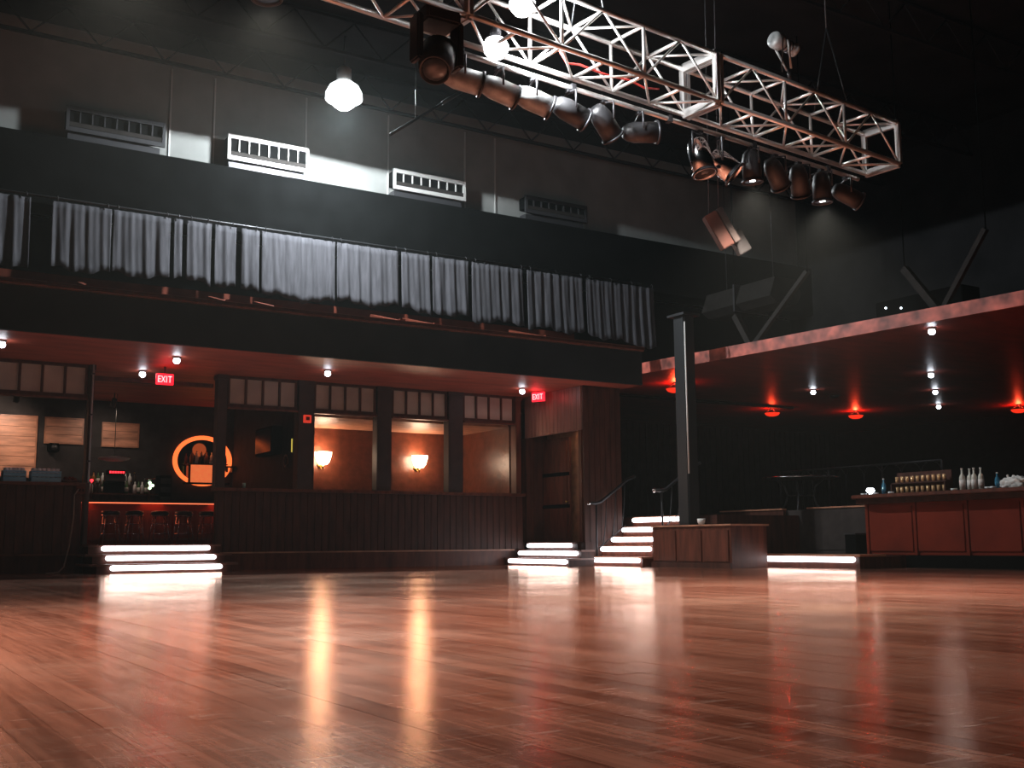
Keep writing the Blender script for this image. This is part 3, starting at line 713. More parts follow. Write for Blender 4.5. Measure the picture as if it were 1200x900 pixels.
# ---- wall sconces
def sconce(x, y, label):
    p = V(x, y, 24.82)
    t = thing('wall_sconce', label, 'sconce', (p.x, 24.99, p.z - 0.25))
    MB().lathe([(0.0005, 0), (0.07, 0), (0.06, 0.03), (0.0005, 0.03)], (p.x, 24.998, p.z - 0.16), 14, Matrix.Rotation(math.radians(90), 3, 'X')).build('back_plate', M['brass'], t)
    MB().path([(p.x, 24.96, p.z - 0.16), (p.x, 24.90, p.z - 0.24), (p.x, 24.81, p.z - 0.26), (p.x, 24.78, p.z - 0.165)], 0.014, 8).build('arm', M['brass'], t)
    MB().lathe([(0.0005, -0.16), (0.09, -0.15), (0.15, -0.08), (0.19, 0.06), (0.20, 0.14), (0.185, 0.14), (0.14, -0.06), (0.0005, -0.11)], (p.x, 24.78, p.z), 20).build('shade', M['bulb_warm'], t)
    lamp('bulb', 'POINT', (p.x, 24.78, p.z + 0.24), P_SCONCE, (1.0, 0.42, 0.18), t, 0.1)
    lamp('bulb_low', 'POINT', (p.x, 24.52, p.z - 0.05), P_SCONCE * 0.9, (1.0, 0.42, 0.18), t, 0.12)
sconce(378, 537, 'glowing wall sconce in the alcove beside the alarm post')
sconce(491, 541, 'glowing wall sconce in the alcove beside the bare red wall bay')

# ================================================================== BAR ROOM (left)
# framed wooden wall panels
def framed(name, label, x0, y0, x1, y1, v, boards, m='wood_l'):
    a = V(x0, y1, v); b = V(x1, y0, v)
    t = thing(name, label, 'wall panel', ((a.x + b.x) / 2, v, a.z))
    n_ = boards; h = (b.z - a.z) / n_
    for i in range(n_): MB().box(a.x, b.x, v, v + 0.03, a.z + i * h + 0.004, a.z + (i + 1) * h - 0.004).build('board', M[m], t, bevel=0.003)
    for z_ in (a.z - 0.03, b.z): MB().box(a.x - 0.03, b.x + 0.03, v - 0.02, v + 0.04, z_, z_ + 0.03).build('frame_rail', M['edge'], t)
    for x_ in (a.x - 0.03, b.x): MB().box(x_, x_ + 0.03, v - 0.02, v + 0.04, a.z, b.z).build('frame_stile', M['edge'], t)
framed('wood_panel', 'tall pale wooden wall panel behind the blue glass crates', -60, 489, 43, 556, 27.955, 6)
framed('wood_panel', 'short pale wooden wall panel next to the tall one, behind the counter', 53, 492, 97, 518, 27.955, 3)
framed('wood_panel', 'short framed wooden panel above the bar with stools', 120, 498, 162, 522, 27.955, 3)
p = V(64, 524, 27.7)
t = thing('small_speaker', 'small dark speaker under the short wooden panel', 'speaker', (p.x, 27.7, p.z - 0.1))
MB().box(p.x - 0.12, p.x + 0.12, 27.72, 27.999, p.z - 0.1, p.z + 0.1).build('case', M['black'], t, bevel=0.02)
MB().lathe([(0.0005, 0), (0.07, 0), (0.07, 0.01), (0.0005, 0.01)], (p.x, 27.72, p.z), 14, Matrix.Rotation(math.radians(90), 3, 'X')).build('cone', M['metal_d'], t)
# track lamp lighting the panels
for x, lab in ((20, 'small track lamp lighting the tall wooden panel'), (134, 'small track lamp lighting the framed panel over the bar')):
    p = V(x, 470, 26.4)
    t = thing('track_lamp', lab, 'lamp', (p.x, 26.4, 3.75))
    MB().tube((p.x, 26.4, 3.86), (p.x, 26.55, 3.70), 0.05, 12, 0.065).build('can', M['canb'], t)
    MB().tube((p.x, 26.4, 3.87), (p.x, 26.4, 3.998), 0.015, 8).build('stem', M['canb'], t)
    lamp('lamp_light', 'SPOT', (p.x, 26.58, 3.67), 120 if x == 20 else 45, (1.0, 0.75, 0.58), t, 0.05, aim=(p.x - (0.3 if x == 20 else 0), 27.9, 2.75 if x == 20 else 2.35), cone=115, blend=0.9)

# bar counter with red light under its edge
t = thing('bar_counter', 'wooden bar counter with a red lit edge behind the stools', 'bar counter', (6.3, 26.3, 0.521))
MB().box(3.2, 8.95, 26.12, 26.7, 0.521, 1.46).build('body', M['wood_r'], t)
MB().box(3.1, 9.0, 25.90, 26.8, 1.47, 1.53).build('bar_top', M['wood_d'], t, bevel=0.01)
MB().box(3.2, 8.95, 25.93, 25.955, 1.445, 1.468).build('light_strip', M['bar_led'], t)
for k in range(6):
    MB().box(3.3 + k * 0.94, 3.3 + k * 0.94 + 0.88, 26.09, 26.12, 0.62, 1.30).build('front_panel', M['wood_m'], t, bevel=0.008)
for x in (5.0, 6.55, 8.1): lamp('edge_light', 'AREA', (x, 26.0, 1.44), 2.5, (1, 0.16, 0.06), t).data.size = 0.5

# stools
st = thing('bar_stool', 'metal bar stool with round black seat at the bar above the lit steps', 'bar stool', group='stools along the bar')
seat_ = MB().lathe([(0.0005, 0.64), (0.17, 0.64), (0.195, 0.66), (0.20, 0.70), (0.185, 0.735), (0.10, 0.75), (0.0005, 0.752)], (0, 0, 0), 20).build('seat', M['cushion'], st)
MB().lathe([(0.18, 0.625), (0.20, 0.632), (0.20, 0.652), (0.18, 0.655)], (0, 0, 0), 20).build('seat_band', M['chrome'], seat_)
for sx in (-1, 1):
    for sy in (-1, 1):
        MB().tube((0.12 * sx, 0.12 * sy, 0.63), (0.19 * sx, 0.19 * sy, 0.0), 0.013, 8).build('leg', M['chrome'], st)
for z_ in (0.24, 0.46):
    r_ = 0.19 - 0.07 * z_ / 0.63; r_ *= 1.38
    MB().path([(r_ * math.cos(a), r_ * math.sin(a), z_) for a in [2 * math.pi * k / 24 for k in range(25)]], 0.010, 6).build('foot_ring', M['chrome'], st)
xs = [V(x, 615, 25.45).x for x in (129, 157, 187, 215, 243)]
st.location = (xs[0], 25.45, 0.521)
for x in xs[1:]: copy_tree(st, (x, 25.45, 0.521))

# oval mirror with glowing orange rim, shelf and bottles in front of it
mc = V(238, 540, 27.9); A = 0.735; B = 0.62
t = thing('oval_mirror', 'oval mirror with glowing orange rim on the bar back wall', 'mirror', (mc.x, 27.98, mc.z - B))
ring = MB(); n_ = 48
for k in range(n_):
    a = 2 * math.pi * k / n_
    for (ra_, yy) in ((1.0, 27.99), (1.03, 27.94), (0.97, 27.88), (0.88, 27.90), (0.86, 27.99)):
        ring.v.append(Vector((mc.x + A * ra_ * math.cos(a), yy, mc.z + B * ra_ * math.sin(a))))
for k in range(n_):
    for j in range(5):
        ring.f.append([k * 5 + j, k * 5 + (j + 1) % 5, ((k + 1) % n_) * 5 + (j + 1) % 5, ((k + 1) % n_) * 5 + j]); ring.sm.append(True)
ring.build('glowing_rim', M['orange'], t)
gl_ = MB(); gl_.v = [Vector((mc.x + A * 0.865 * math.cos(2 * math.pi * k / n_), 27.97, mc.z + B * 0.865 * math.sin(2 * math.pi * k / n_))) for k in range(n_)]
gl_.v += [p_ + Vector((0, 0.02, 0)) for p_ in gl_.v[:n_]]
gl_.f = [list(range(n_)), list(reversed(range(n_, 2 * n_)))] + [[k, n_ + k, n_ + (k + 1) % n_, (k + 1) % n_] for k in range(n_)]; gl_.sm = [False] * len(gl_.f)
gl_.build('mirror_glass', M['mirror'], t)
lamp('rim_light', 'POINT', (mc.x, 27.7, mc.z + 0.3), 2, (1, 0.2, 0.05), t, 0.2)
t = thing('light_box', 'orange lit panel box under the bottles in the oval mirror', 'light box', (mc.x + 0.05, 27.8, mc.z - 0.55))
MB().box(mc.x - 0.36, mc.x + 0.42, 27.72, 27.85, mc.z - 0.56, mc.z - 0.12).build('lit_front', M['orange_d'], t)
MB().box(mc.x - 0.45, mc.x + 0.55, 27.62, 27.86, mc.z - 0.115, mc.z - 0.09).build('shelf', M['wood_d'], t)
MB().box(mc.x - 0.38, mc.x - 0.362, 27.70, 27.85, mc.z - 0.56, mc.z - 0.12).build('side_frame', M['black'], t)
MB().box(mc.x - 0.50, mc.x + 0.60, 27.60, 27.86, mc.z - 0.60, mc.z - 0.562).build('base', M['black'], t)
bk = {}
for nm, m_ in (('amber', 'g_amber'), ('green', 'g_green'), ('dark', 'g_dark'), ('clear', 'glass')):
    bk[nm] = None
def back_bottle(nm, loc, label, group, h=0.30, r_=0.042):
    if bk[nm] is None:
        bk[nm] = bottle('bottle', 0.31, 0.042, M[{'amber': 'g_amber', 'green': 'g_green', 'dark': 'g_dark', 'clear': 'glass'}[nm]], M['g_dark'] if nm != 'dark' else M['brass'], M['white_p'] if nm == 'green' else None)
        o = bk[nm]
    else: o = copy_tree(bk[nm])
    o.location = loc; o['label'] = label; o['category'] = 'bottle'; o['group'] = group
for k in range(7):
    nm = ('amber', 'clear', 'dark', 'amber', 'clear', 'green', 'amber')[k]
    back_bottle(nm, (mc.x - 0.34 + k * 0.125, 27.72, mc.z - 0.089), nm + ' bottle on the shelf in front of the oval mirror', nm + ' bottles before the oval mirror')
# back bar shelf with liquor bottles
a = V(100, 578, 27.6); b = V(179, 578, 27.6)
t = thing('back_bar', 'dark back bar cabinet carrying rows of liquor bottles', 'cabinet', ((a.x + b.x) / 2, 27.6, 0.521))
MB().box(a.x - 0.5, b.x, 27.35, 27.95, 0.521, a.z - 0.03).build('body', M['wood_d'], t)
MB().box(a.x - 0.5, b.x + 0.05, 27.30, 27.97, a.z - 0.03, a.z).build('top', M['wood_m'], t)
MB().box(a.x - 0.2, b.x - 0.3, 27.70, 27.97, a.z + 0.001, a.z + 0.22).build('rear_step', M['wood_d'], t)
for k in range(16):
    nm = random.choice(('amber', 'amber', 'green', 'dark', 'clear'))
    back_bottle(nm, (a.x + 0.1 + k * (b.x - a.x - 0.2) / 15, 27.48 + random.uniform(-0.03, 0.03), a.z + 0.001), nm + ' liquor bottle in the front row on the back bar', nm + ' bottles in the back bar front row')
for k in range(12):
    nm = random.choice(('amber', 'amber', 'green', 'dark', 'clear'))
    back_bottle(nm, (a.x + 0.0 + k * (b.x - a.x - 0.4) / 11, 27.82, a.z + 0.222), nm + ' liquor bottle in the raised rear row on the back bar', nm + ' bottles in the back bar rear row')
# till with red display, tiny lights
p = V(136, 524.5, 27.2); q = V(136, 572, 27.2)
t = thing('cash_register', 'cash register with a red digit display on the back bar', 'cash register', (p.x, 27.38, a.z + 0.001))
zt = V(140, 553.5, 27.2).z
MB().box(p.x - 0.22, p.x + 0.26, 27.19, 27.36, zt - 0.22, zt - 0.06).build('body', M['metal_d'], t, bevel=0.02)
MB().box(p.x - 0.2, p.x + 0.24, 27.16, 27.22, zt - 0.06, zt + 0.05).build('display_case', M['black'], t, bevel=0.01)
for k in range(6): MB().box(p.x - 0.13 + k * 0.06, p.x - 0.095 + k * 0.06, 27.152, 27.162, zt - 0.025, zt + 0.02).build('digit', M['led_red'], t)
MB().box(p.x - 0.22, p.x + 0.26, 27.31, 27.36, a.z + 0.001, zt - 0.22).build('pedestal', M['black'], t)
p = V(107.5, 563, 26.5)
t = thing('tap_light', 'small red indicator lamp on the bar beside the conduit', 'indicator', (p.x, 26.5, 1.531))
MB().tube((p.x, 26.5, 1.531), (p.x, 26.5, p.z - 0.03), 0.018, 8).build('stem', M['chrome'], t)
MB().lathe([(0.0005, -0.035), (0.03, -0.02), (0.035, 0), (0.03, 0.02), (0.0005, 0.035)], (p.x, 26.5, p.z), 10).build('bulb', M['led_red'], t)
p = V(175, 572, 26.5)
t = thing('beer_tap', 'small beer tap tower with green white lights on the bar', 'beer tap', (p.x, 26.5, 1.531))
MB().tube((p.x, 26.5, 1.531), (p.x, 26.5, p.z + 0.18), 0.03, 10).build('column', M['chrome'], t)
for dz, dx in ((0.12, -0.005), (-0.0, 0.0), (0.06, 0.06)): MB().lathe([(0.0005, -0.04), (0.035, -0.02), (0.035, 0.02), (0.0005, 0.04)], (p.x + dx, 26.455, p.z + dz), 8).build('light', M['led_green'], t)
MB().tube((p.x - 0.12, 26.5, p.z + 0.2), (p.x + 0.12, 26.5, p.z + 0.2), 0.025, 8).build('cross_bar', M['chrome'], t)
# dish pendant above the bar
p = V(134, 538, 26.6)
t = thing('dish_pendant', 'wide shallow grey dish pendant hanging over the bar', 'pendant lamp', (p.x, 26.6, p.z - 0.05))
MB().lathe([(0.0005, -0.045), (0.20, -0.04), (0.33, -0.01), (0.36, 0.02), (0.34, 0.03), (0.10, 0.06), (0.0005, 0.065)], (p.x, 26.6, p.z), 24).build('dish', mat('grey_enamel', (0.75, 0.77, 0.8), 0.5), t)
MB().tube((p.x, 26.6, p.z + 0.06), (p.x, 26.6, 3.998), 0.008, 6).build('cord', M['cable'], t)
# narrow cabinet and shelves on the grey wall
p = V(193, 567, 27.6)
t = thing('drawer_cabinet', 'narrow dark cabinet with pale drawers right of the liquor bottles', 'cabinet', (p.x, 27.6, 0.521))
t['label'] = 'narrow dark cabinet with pale drawer fronts beside the liquor bottles'
MB().box(p.x - 0.14, p.x + 0.14, 27.5, 27.9, 0.521, 2.2).build('body', M['black'], t)
for z_ in (1.55, 1.78, 2.0): MB().box(p.x - 0.12, p.x + 0.12, 27.48, 27.5, z_, z_ + 0.13).build('drawer', M['wall_grey'], t)
for (x0_, x1_, y_, lab) in ((262, 292, 548, 'short dark wall shelf right of the oval mirror rim'),):
    a2 = V(x0_, y_, 27.9); b2 = V(x1_, y_, 27.9)
    t = thing('wall_shelf', 'short dark wall shelf just past the oval mirror rim', 'shelf', ((a2.x + b2.x) / 2, 27.85, a2.z))
    MB().box(a2.x, min(b2.x, 9.0), 27.7, 27.998, a2.z, a2.z + 0.03).build('board', M['black'], t)
    for xx in (a2.x + 0.05, min(b2.x, 9.0) - 0.08): MB().box(xx, xx + 0.02, 27.75, 27.998, a2.z - 0.12, a2.z).build('bracket', M['metal_d'], t)
# speaker, ring and yellow light on the partition wall
a2 = U(331, 499, 9.01); b2 = U(310, 536, 9.01)
t = thing('wall_speaker', 'large black wall speaker on the grey partition', 'speaker', (8.9, (a2.y + b2.y) / 2, b2.z))
MB().box(8.77, 9.018, a2.y, b2.y, b2.z, a2.z).build('cabinet', M['black'], t, bevel=0.02)
MB().box(8.755, 8.772, a2.y + 0.06, b2.y - 0.06, b2.z + 0.06, a2.z - 0.06).build('grille', M['screen'], t)
c2 = U(335, 540, 8.99)
t = thing('wall_ring', 'thin brown ring hanging on the partition below the yellow light', 'ring', (8.99, c2.y, c2.z - 0.12))
MB().path([(8.99, c2.y + 0.13 * math.cos(q_), c2.z + 0.13 * math.sin(q_)) for q_ in [2 * math.pi * k / 24 for k in range(25)]], 0.018, 8).build('hoop', M['cable_b'], t)
MB().tube((8.99, c2.y, c2.z + 0.13), (9.019, c2.y, c2.z + 0.16), 0.008, 6).build('hook', M['metal_d'], t)
c2 = U(343.5, 522, 8.99)
t = thing('yellow_light', 'slim upright yellow light on the partition wall', 'light', (8.99, c2.y, c2.z - 0.16))
MB().box(8.97, 9.018, c2.y - 0.03, c2.y + 0.03, c2.z - 0.17, c2.z + 0.17).build('holder', M['metal_d'], t)
MB().tube((8.96, c2.y, c2.z - 0.15), (8.96, c2.y, c2.z + 0.15), 0.015, 8).build('tube', M['led_yel'], t)
p = V(286, 565, 22.55)
t = thing('drinking_glass', 'small greenish glass left on the half wall rail', 'glass', (p.x, 22.55, 1.666))
MB().lathe([(0.0005, 0), (0.03, 0), (0.038, 0.11), (0.033, 0.11), (0.026, 0.015), (0.0005, 0.015)], (p.x, 22.55, 1.666), 12).build('tumbler', mat('green_tint_glass', (0.3, 0.6, 0.5), 0.1, spec=0.8), t)

# blue glass crates on the left counter
def crate(x0, x1, n_, label, glabel):
    a = V(x0, 558, 22.5); b = V(x1, 558, 22.5); h = 0.20
    t = thing('glass_crate', label, 'crate', ((a.x + b.x) / 2, 22.56, 1.701))
    MB().box(a.x, b.x, 22.42, 22.72, 1.701, 1.72).build('bottom', M['crate'], t)
    for z_ in (1.722, 1.80, 1.878):
        for yy in (22.42, 22.70): MB().box(a.x, b.x, yy, yy + 0.02, z_, z_ + 0.065 if z_ < 1.87 else z_ + 0.03).build('side_band', M['crate'], t)
    for xx in (a.x, b.x - 0.02): MB().box(xx, xx + 0.02, 22.44, 22.70, 1.722, 1.908).build('end_wall', M['crate'], t)
    g0 = None
    for k in range(n_):
        for yy in (22.50, 22.63):
            loc = (a.x + 0.06 + k * (b.x - a.x - 0.12) / (n_ - 1), yy, 1.721)
            if g0 is None:
                g0 = thing('drinking_glass', glabel, 'glass', loc, 'glasses in ' + label)
                MB().lathe([(0.0005, 0), (0.036, 0), (0.040, 0.24), (0.035, 0.24), (0.030, 0.02), (0.0005, 0.02)], loc, 10).build('tumbler', M['glass'], g0)
            else: copy_tree(g0, loc)
crate(36, 71, 6, 'blue crate of glasses closest to the slim post', 'clear glass standing in the blue crate closest to the slim post')
crate(3, 30, 5, 'blue crate of glasses farther from the slim post', 'clear glass standing in the blue crate farther from the slim post')
p = V(83, 556, 22.5)
t = thing('fruit_tray', 'low tray of small red items on the counter beside the blue crates', 'tray', (p.x, 22.56, 1.701))
MB().lathe([(0.0005, 0), (0.13, 0), (0.16, 0.05), (0.15, 0.05), (0.12, 0.012), (0.0005, 0.012)], (p.x, 22.56, 1.701), 18, None, 1.2, 0.7).build('bowl', M['wood_m'], t)
for k in range(7): MB().lathe([(0.0005, -0.04), (0.03, -0.025), (0.04, 0), (0.03, 0.025), (0.0005, 0.04)], (p.x + 0.09 * math.cos(k * 0.9), 22.56 + 0.05 * math.sin(k * 0.9), 1.765 + 0.02 * (k % 2)), 8).build('red_piece', M['wood_r'], t)
# outlet and cable on the left half wall
p = V(95, 573, 22.4)
t = thing('outlet_box', 'small red brown outlet box at the end of the left half wall', 'outlet', (p.x, 22.42, p.z - 0.08))
MB().box(p.x - 0.09, p.x + 0.07, 22.37, 22.435, p.z - 0.1, p.z + 0.05).build('plate', M['red_brown'], t, bevel=0.006)
for dx in (-0.045, 0.02): MB().box(p.x + dx, p.x + dx + 0.03, 22.362, 22.37, p.z - 0.05, p.z + 0.0).build('socket', M['black'], t)
t = thing('power_cable', 'brown cable drooping from the outlet box down to the dance floor', 'cable', (V(62, 668, 22.2).x, 22.2, 0))
pts = [V(92, 573, 22.36), V(87, 580, 22.32), V(86, 605, 22.32), V(81, 640, 22.28)]
f0 = V(75, 660, 22.1); pts += [Vector((f0.x, 22.1, 0.12)), Vector((f0.x - 0.15, 21.8, 0.02)), Vector((f0.x - 0.4, 21.5, 0.015))]
MB().path(pts, 0.014, 6).build('cord', M['cable_b'], t)

# ================================================================== GALLERY CURTAINS
CUR_V = 22.03 - 0.16
def curtain(x0, x1, ytop, ybot0, ybot1, label, pleat=0.27):
    # x0..x1 span, hem drops from ybot0 to ybot1
    a = V(x0, ybot0, CUR_V); b = V(x1, ybot1, CUR_V)
    n_ = max(10, int((b.x - a.x) / 0.025)); nz = 9
    ph = random.uniform(0, 6); m_ = MB(); amp = 0.026
    top = 7.0
    for j in range(nz + 1):
        f = j / nz
        for i in range(n_ + 1):
            s_ = i / n_; x = a.x + (b.x - a.x) * s_
            zb = a.z + (b.z - a.z) * s_ + 0.05 * math.sin(x * 5.1 + ph) + 0.025 * math.sin(x * 17 + ph)
            z_ = zb + (top - zb) * f
            am = amp * (1.15 - 0.5 * f)
            y = CUR_V + am * math.sin(2 * math.pi * x / pleat + ph + 1.6 * math.sin(2.3 * x + ph) + 0.6 * (1 - f) * math.sin(7 * x)) * (0.6 + 0.4 * math.sin(1.7 * x + ph)) + 0.008 * math.sin(47 * x + 2 * f) - 0.05 * (1 - f) ** 2
            m_.v.append(Vector((x, y, z_)))
    w_ = n_ + 1
    for j in range(nz):
        for i in range(n_):
            m_.f.append([j * w_ + i, j * w_ + i + 1, (j + 1) * w_ + i + 1, (j + 1) * w_ + i]); m_.sm.append(True)
    t = thing('curtain', label, 'curtain', ((a.x + b.x) / 2, CUR_V, min(a.z, b.z)))
    o = m_.build('cloth', M['curtain'], t)
    md = o.modifiers.new('thickness', 'SOLIDIFY'); md.thickness = 0.012
    for i in range(max(2, int((b.x - a.x) / 0.5))):
        x = a.x + 0.08 + i * (b.x - a.x - 0.16) / max(1, max(2, int((b.x - a.x) / 0.5)) - 1)
        MB().path([(x, CUR_V - 0.04, 7.0), (x, CUR_V - 0.05, 7.06), (x, CUR_V, 7.10), (x, CUR_V + 0.05, 7.06)], 0.008, 6).build('hook', M['metal_d'], t)
for c_ in ((-70, 32, 230, 303, 312, 'grey curtain at the dim end of the gallery, before the first gap'),
           (58, 128, 250, 314, 320, 'grey curtain just after the first dark gap'),
           (130, 198, 255, 320, 327, 'grey curtain opposite the unlit air conditioner'),
           (202, 212, 268, 326, 328, 'very narrow grey curtain strip between two dark gaps'),
           (217, 246, 270, 330, 334, 'narrow lit grey curtain over the bar steps'),
           (250, 275, 272, 334, 340, 'narrow crumpled grey curtain with bright folds'),
           (281, 303, 278, 340, 345, 'narrow grey curtain with one side tucked back'),
           (305, 392, 285, 346, 357, 'brightly lit grey curtain below the louvred air conditioner'),
           (394, 467, 300, 354, 361, 'brightest grey curtain with a crumpled hem under the high lamp'),
           (470, 504, 312, 362, 367, 'grey curtain between two thin dark gaps past the brightest one'),
           (507, 549, 318, 366, 372, 'grey curtain under the second air conditioner'),
           (553, 614, 325, 376, 381, 'dim wide grey curtain past the second air conditioner'),
           (618, 684, 335, 384, 391, 'dark grey curtain near the corner of the gallery'),
           (688, 768, 340, 392, 410, 'last dark curtain hanging lowest at the gallery corner')):
    curtain(*c_)
t = thing('curtain_pipe', 'long dark pipe along the bulkhead carrying the grey curtains', 'pipe', (5, CUR_V, 7.03))
MB().tube((-6, CUR_V, 7.06), (17.6, CUR_V, 7.06), 0.025, 8).build('pipe', M['steel_d'], t)
for x in range(-5, 18, 3): MB().box(x - 0.02, x + 0.02, CUR_V + 0.02, 21.999, 7.03, 7.09).build('bracket', M['steel_d'], t)
# red-brown stay brackets between the ledge and the gallery floor edge
def stay(x, y, label='short red brown wooden stay leaning back from the gallery ledge'):
    p = V(x, y, 19.6)
    t = thing('ledge_stay', label, 'stay', (p.x, 19.6, 4.861), 'stays along the gallery ledge')
    MB().beam((p.x, 19.6, 4.89), (p.x + 0.15, 21.3, 5.33), 0.09, 0.05).build('bar', M['red_brown'], t)
    MB().box(p.x - 0.06, p.x + 0.06, 19.52, 19.62, 4.861, 4.93).build('foot', M['red_brown'], t)
for x, y in ((105, 327), (268, 345), (325, 353), (470, 377), (510, 380), (640, 393)): stay(x, y)
structure(MB().box(-6.5, 15.6, 19.7, 22.9, 4.301, 4.33).build('floor_gallery', M['wood_d']))
p = V(328, 276, 21.7)
t = thing('small_fitting', 'tiny shiny fitting hanging on the bulkhead above the curtains', 'fitting', (p.x, 21.9, p.z - 0.08))
MB().path([(p.x - 0.08, 21.93, p.z - 0.08), (p.x - 0.03, 21.9, p.z + 0.02), (p.x + 0.05, 21.9, p.z + 0.05), (p.x + 0.12, 21.93, p.z)], 0.015, 6).build('hook', M['chrome'], t)
MB().box(p.x - 0.05, p.x + 0.05, 21.94, 21.999, p.z - 0.04, p.z + 0.08).build('plate', M['metal_l'], t)

# ================================================================== AIR CONDITIONERS IN THE WHITE WALL
def aircon(x0, x1, zb, zt, label, nl=8, m='metal_l'):
    t = thing('air_conditioner', label, 'air conditioner', ((x0 + x1) / 2, 22.45, zb))
    y0, y1 = 22.14, 22.495
    cs = MB().box(x0, x1, y0 + 0.06, y1, zb + 0.30, zt - 0.02).build('case', M['black'], t, bevel=0.01)
    MB().box(x0 - 0.03, x1 + 0.03, y0, y0 + 0.055, zt - 0.09, zt).build('top_frame', M[m], t)
    MB().box(x0 - 0.03, x1 + 0.03, y0, y0 + 0.055, zb + 0.18, zb + 0.27).build('bottom_frame', M[m], t)
    for x in (x0 - 0.03, x1 - 0.03): MB().box(x, x + 0.06, y0, y0 + 0.055, zb + 0.27, zt - 0.09).build('side_frame', M[m], t)
    for k in range(1, nl):
        x = x0 + (x1 - x0) * k / nl
        MB().box(x - 0.012, x + 0.012, y0 + 0.012, y0 + 0.05, zb + 0.38, zt - 0.09).build('louvre', M[m], cs)
    MB().box(x0 + 0.03, x1 - 0.03, y0 + 0.01, y0 + 0.05, zb + 0.28, zb + 0.37).build('control_strip', M['dull'], cs)
    MB().box(x0 + 0.02, x1 - 0.05, y0 + 0.09, y1, zb, zb + 0.17).build('under_shelf', M['metal_d'], t)
    return t
aircon(6.86, 8.60, 8.36, 9.10, 'louvred air conditioner in the white wall, nearer the bright high lamp shade')
aircon(10.72, 12.55, 8.36, 9.02, 'louvred air conditioner in the white wall past the bright panel')
aircon(3.65, 5.50, 8.36, 9.05, 'unlit air conditioner at the dark end of the white wall', m='metal_d')  # darker metal puts the unlit look into its colour
aircon(14.3, 16.1, 8.36, 8.98, 'dim air conditioner at the far dark end of the white wall', m='metal_d')  # dark metal again, in place of dimmer light at this end

# ================================================================== HIGH LAMPS
def highbay(p, label, power, name='high_bay_lamp'):
    p = Vector(p)
    t = thing(name, label, 'ceiling lamp', p)
    MB().lathe([(0.36, -0.10), (0.38, -0.08), (0.37, 0.05), (0.30, 0.19), (0.18, 0.28), (0.10, 0.30), (0.09, 0.285), (0.17, 0.262), (0.285, 0.175), (0.355, 0.04), (0.36, -0.10)], p, 28).build('shade', M['glare_shade'], t)
    MB().lathe([(0.0005, -0.30), (0.12, -0.28), (0.22, -0.20), (0.27, -0.08), (0.25, 0.04), (0.17, 0.14), (0.08, 0.22), (0.0005, 0.24)], p, 24).build('bulb', M['bulb_big'], t)
    MB().lathe([(0.0005, 0.30), (0.13, 0.30), (0.15, 0.34), (0.15, 0.55), (0.10, 0.60), (0.0005, 0.60)], p, 18).build('ballast', M['metal_l'], t)
    MB().tube(p + Vector((0, 0, 0.6)), (p.x, p.y, 10.799), 0.015, 8).build('stem', M['metal_d'], t)
    l = lamp('bulb_light', 'SPOT', p + Vector((0, 0, -0.32)), power, (0.90, 0.97, 1.0), t, 0.16, aim=(p.x, p.y, 0), cone=175, blend=0.0)
    return t
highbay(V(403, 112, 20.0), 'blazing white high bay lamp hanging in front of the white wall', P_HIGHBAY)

# added lamp out of view, deep in its shade, brightening the near floor
near_fill = thing('high_bay_lamp', 'added deep-shaded fill lamp over the near end of the dance floor', 'ceiling lamp', (5.0, -1.0, 9.5))
MB().lathe([(0.34, -0.30), (0.35, -0.30), (0.30, 0.12), (0.12, 0.30), (0.11, 0.285), (0.285, 0.11), (0.33, -0.30)], (5.0, -1.0, 9.5), 28).build('shade', M['metal_d'], near_fill)
MB().lathe([(0.0005, -0.12), (0.10, -0.08), (0.13, 0.0), (0.08, 0.2), (0.0005, 0.22)], (5.0, -1.0, 9.5), 18).build('bulb', M['bulb_work'], near_fill)
MB().tube((5.0, -1.0, 9.8), (5.0, -1.0, 10.799), 0.03, 8).build('stem', M['metal_d'], near_fill)
lamp('bulb_light', 'SPOT', (5.0, -1.0, 9.32), 10500, (1.0, 0.80, 0.68), near_fill, 0.15, aim=(4.0, 1.5, 0), cone=88, blend=0.8)

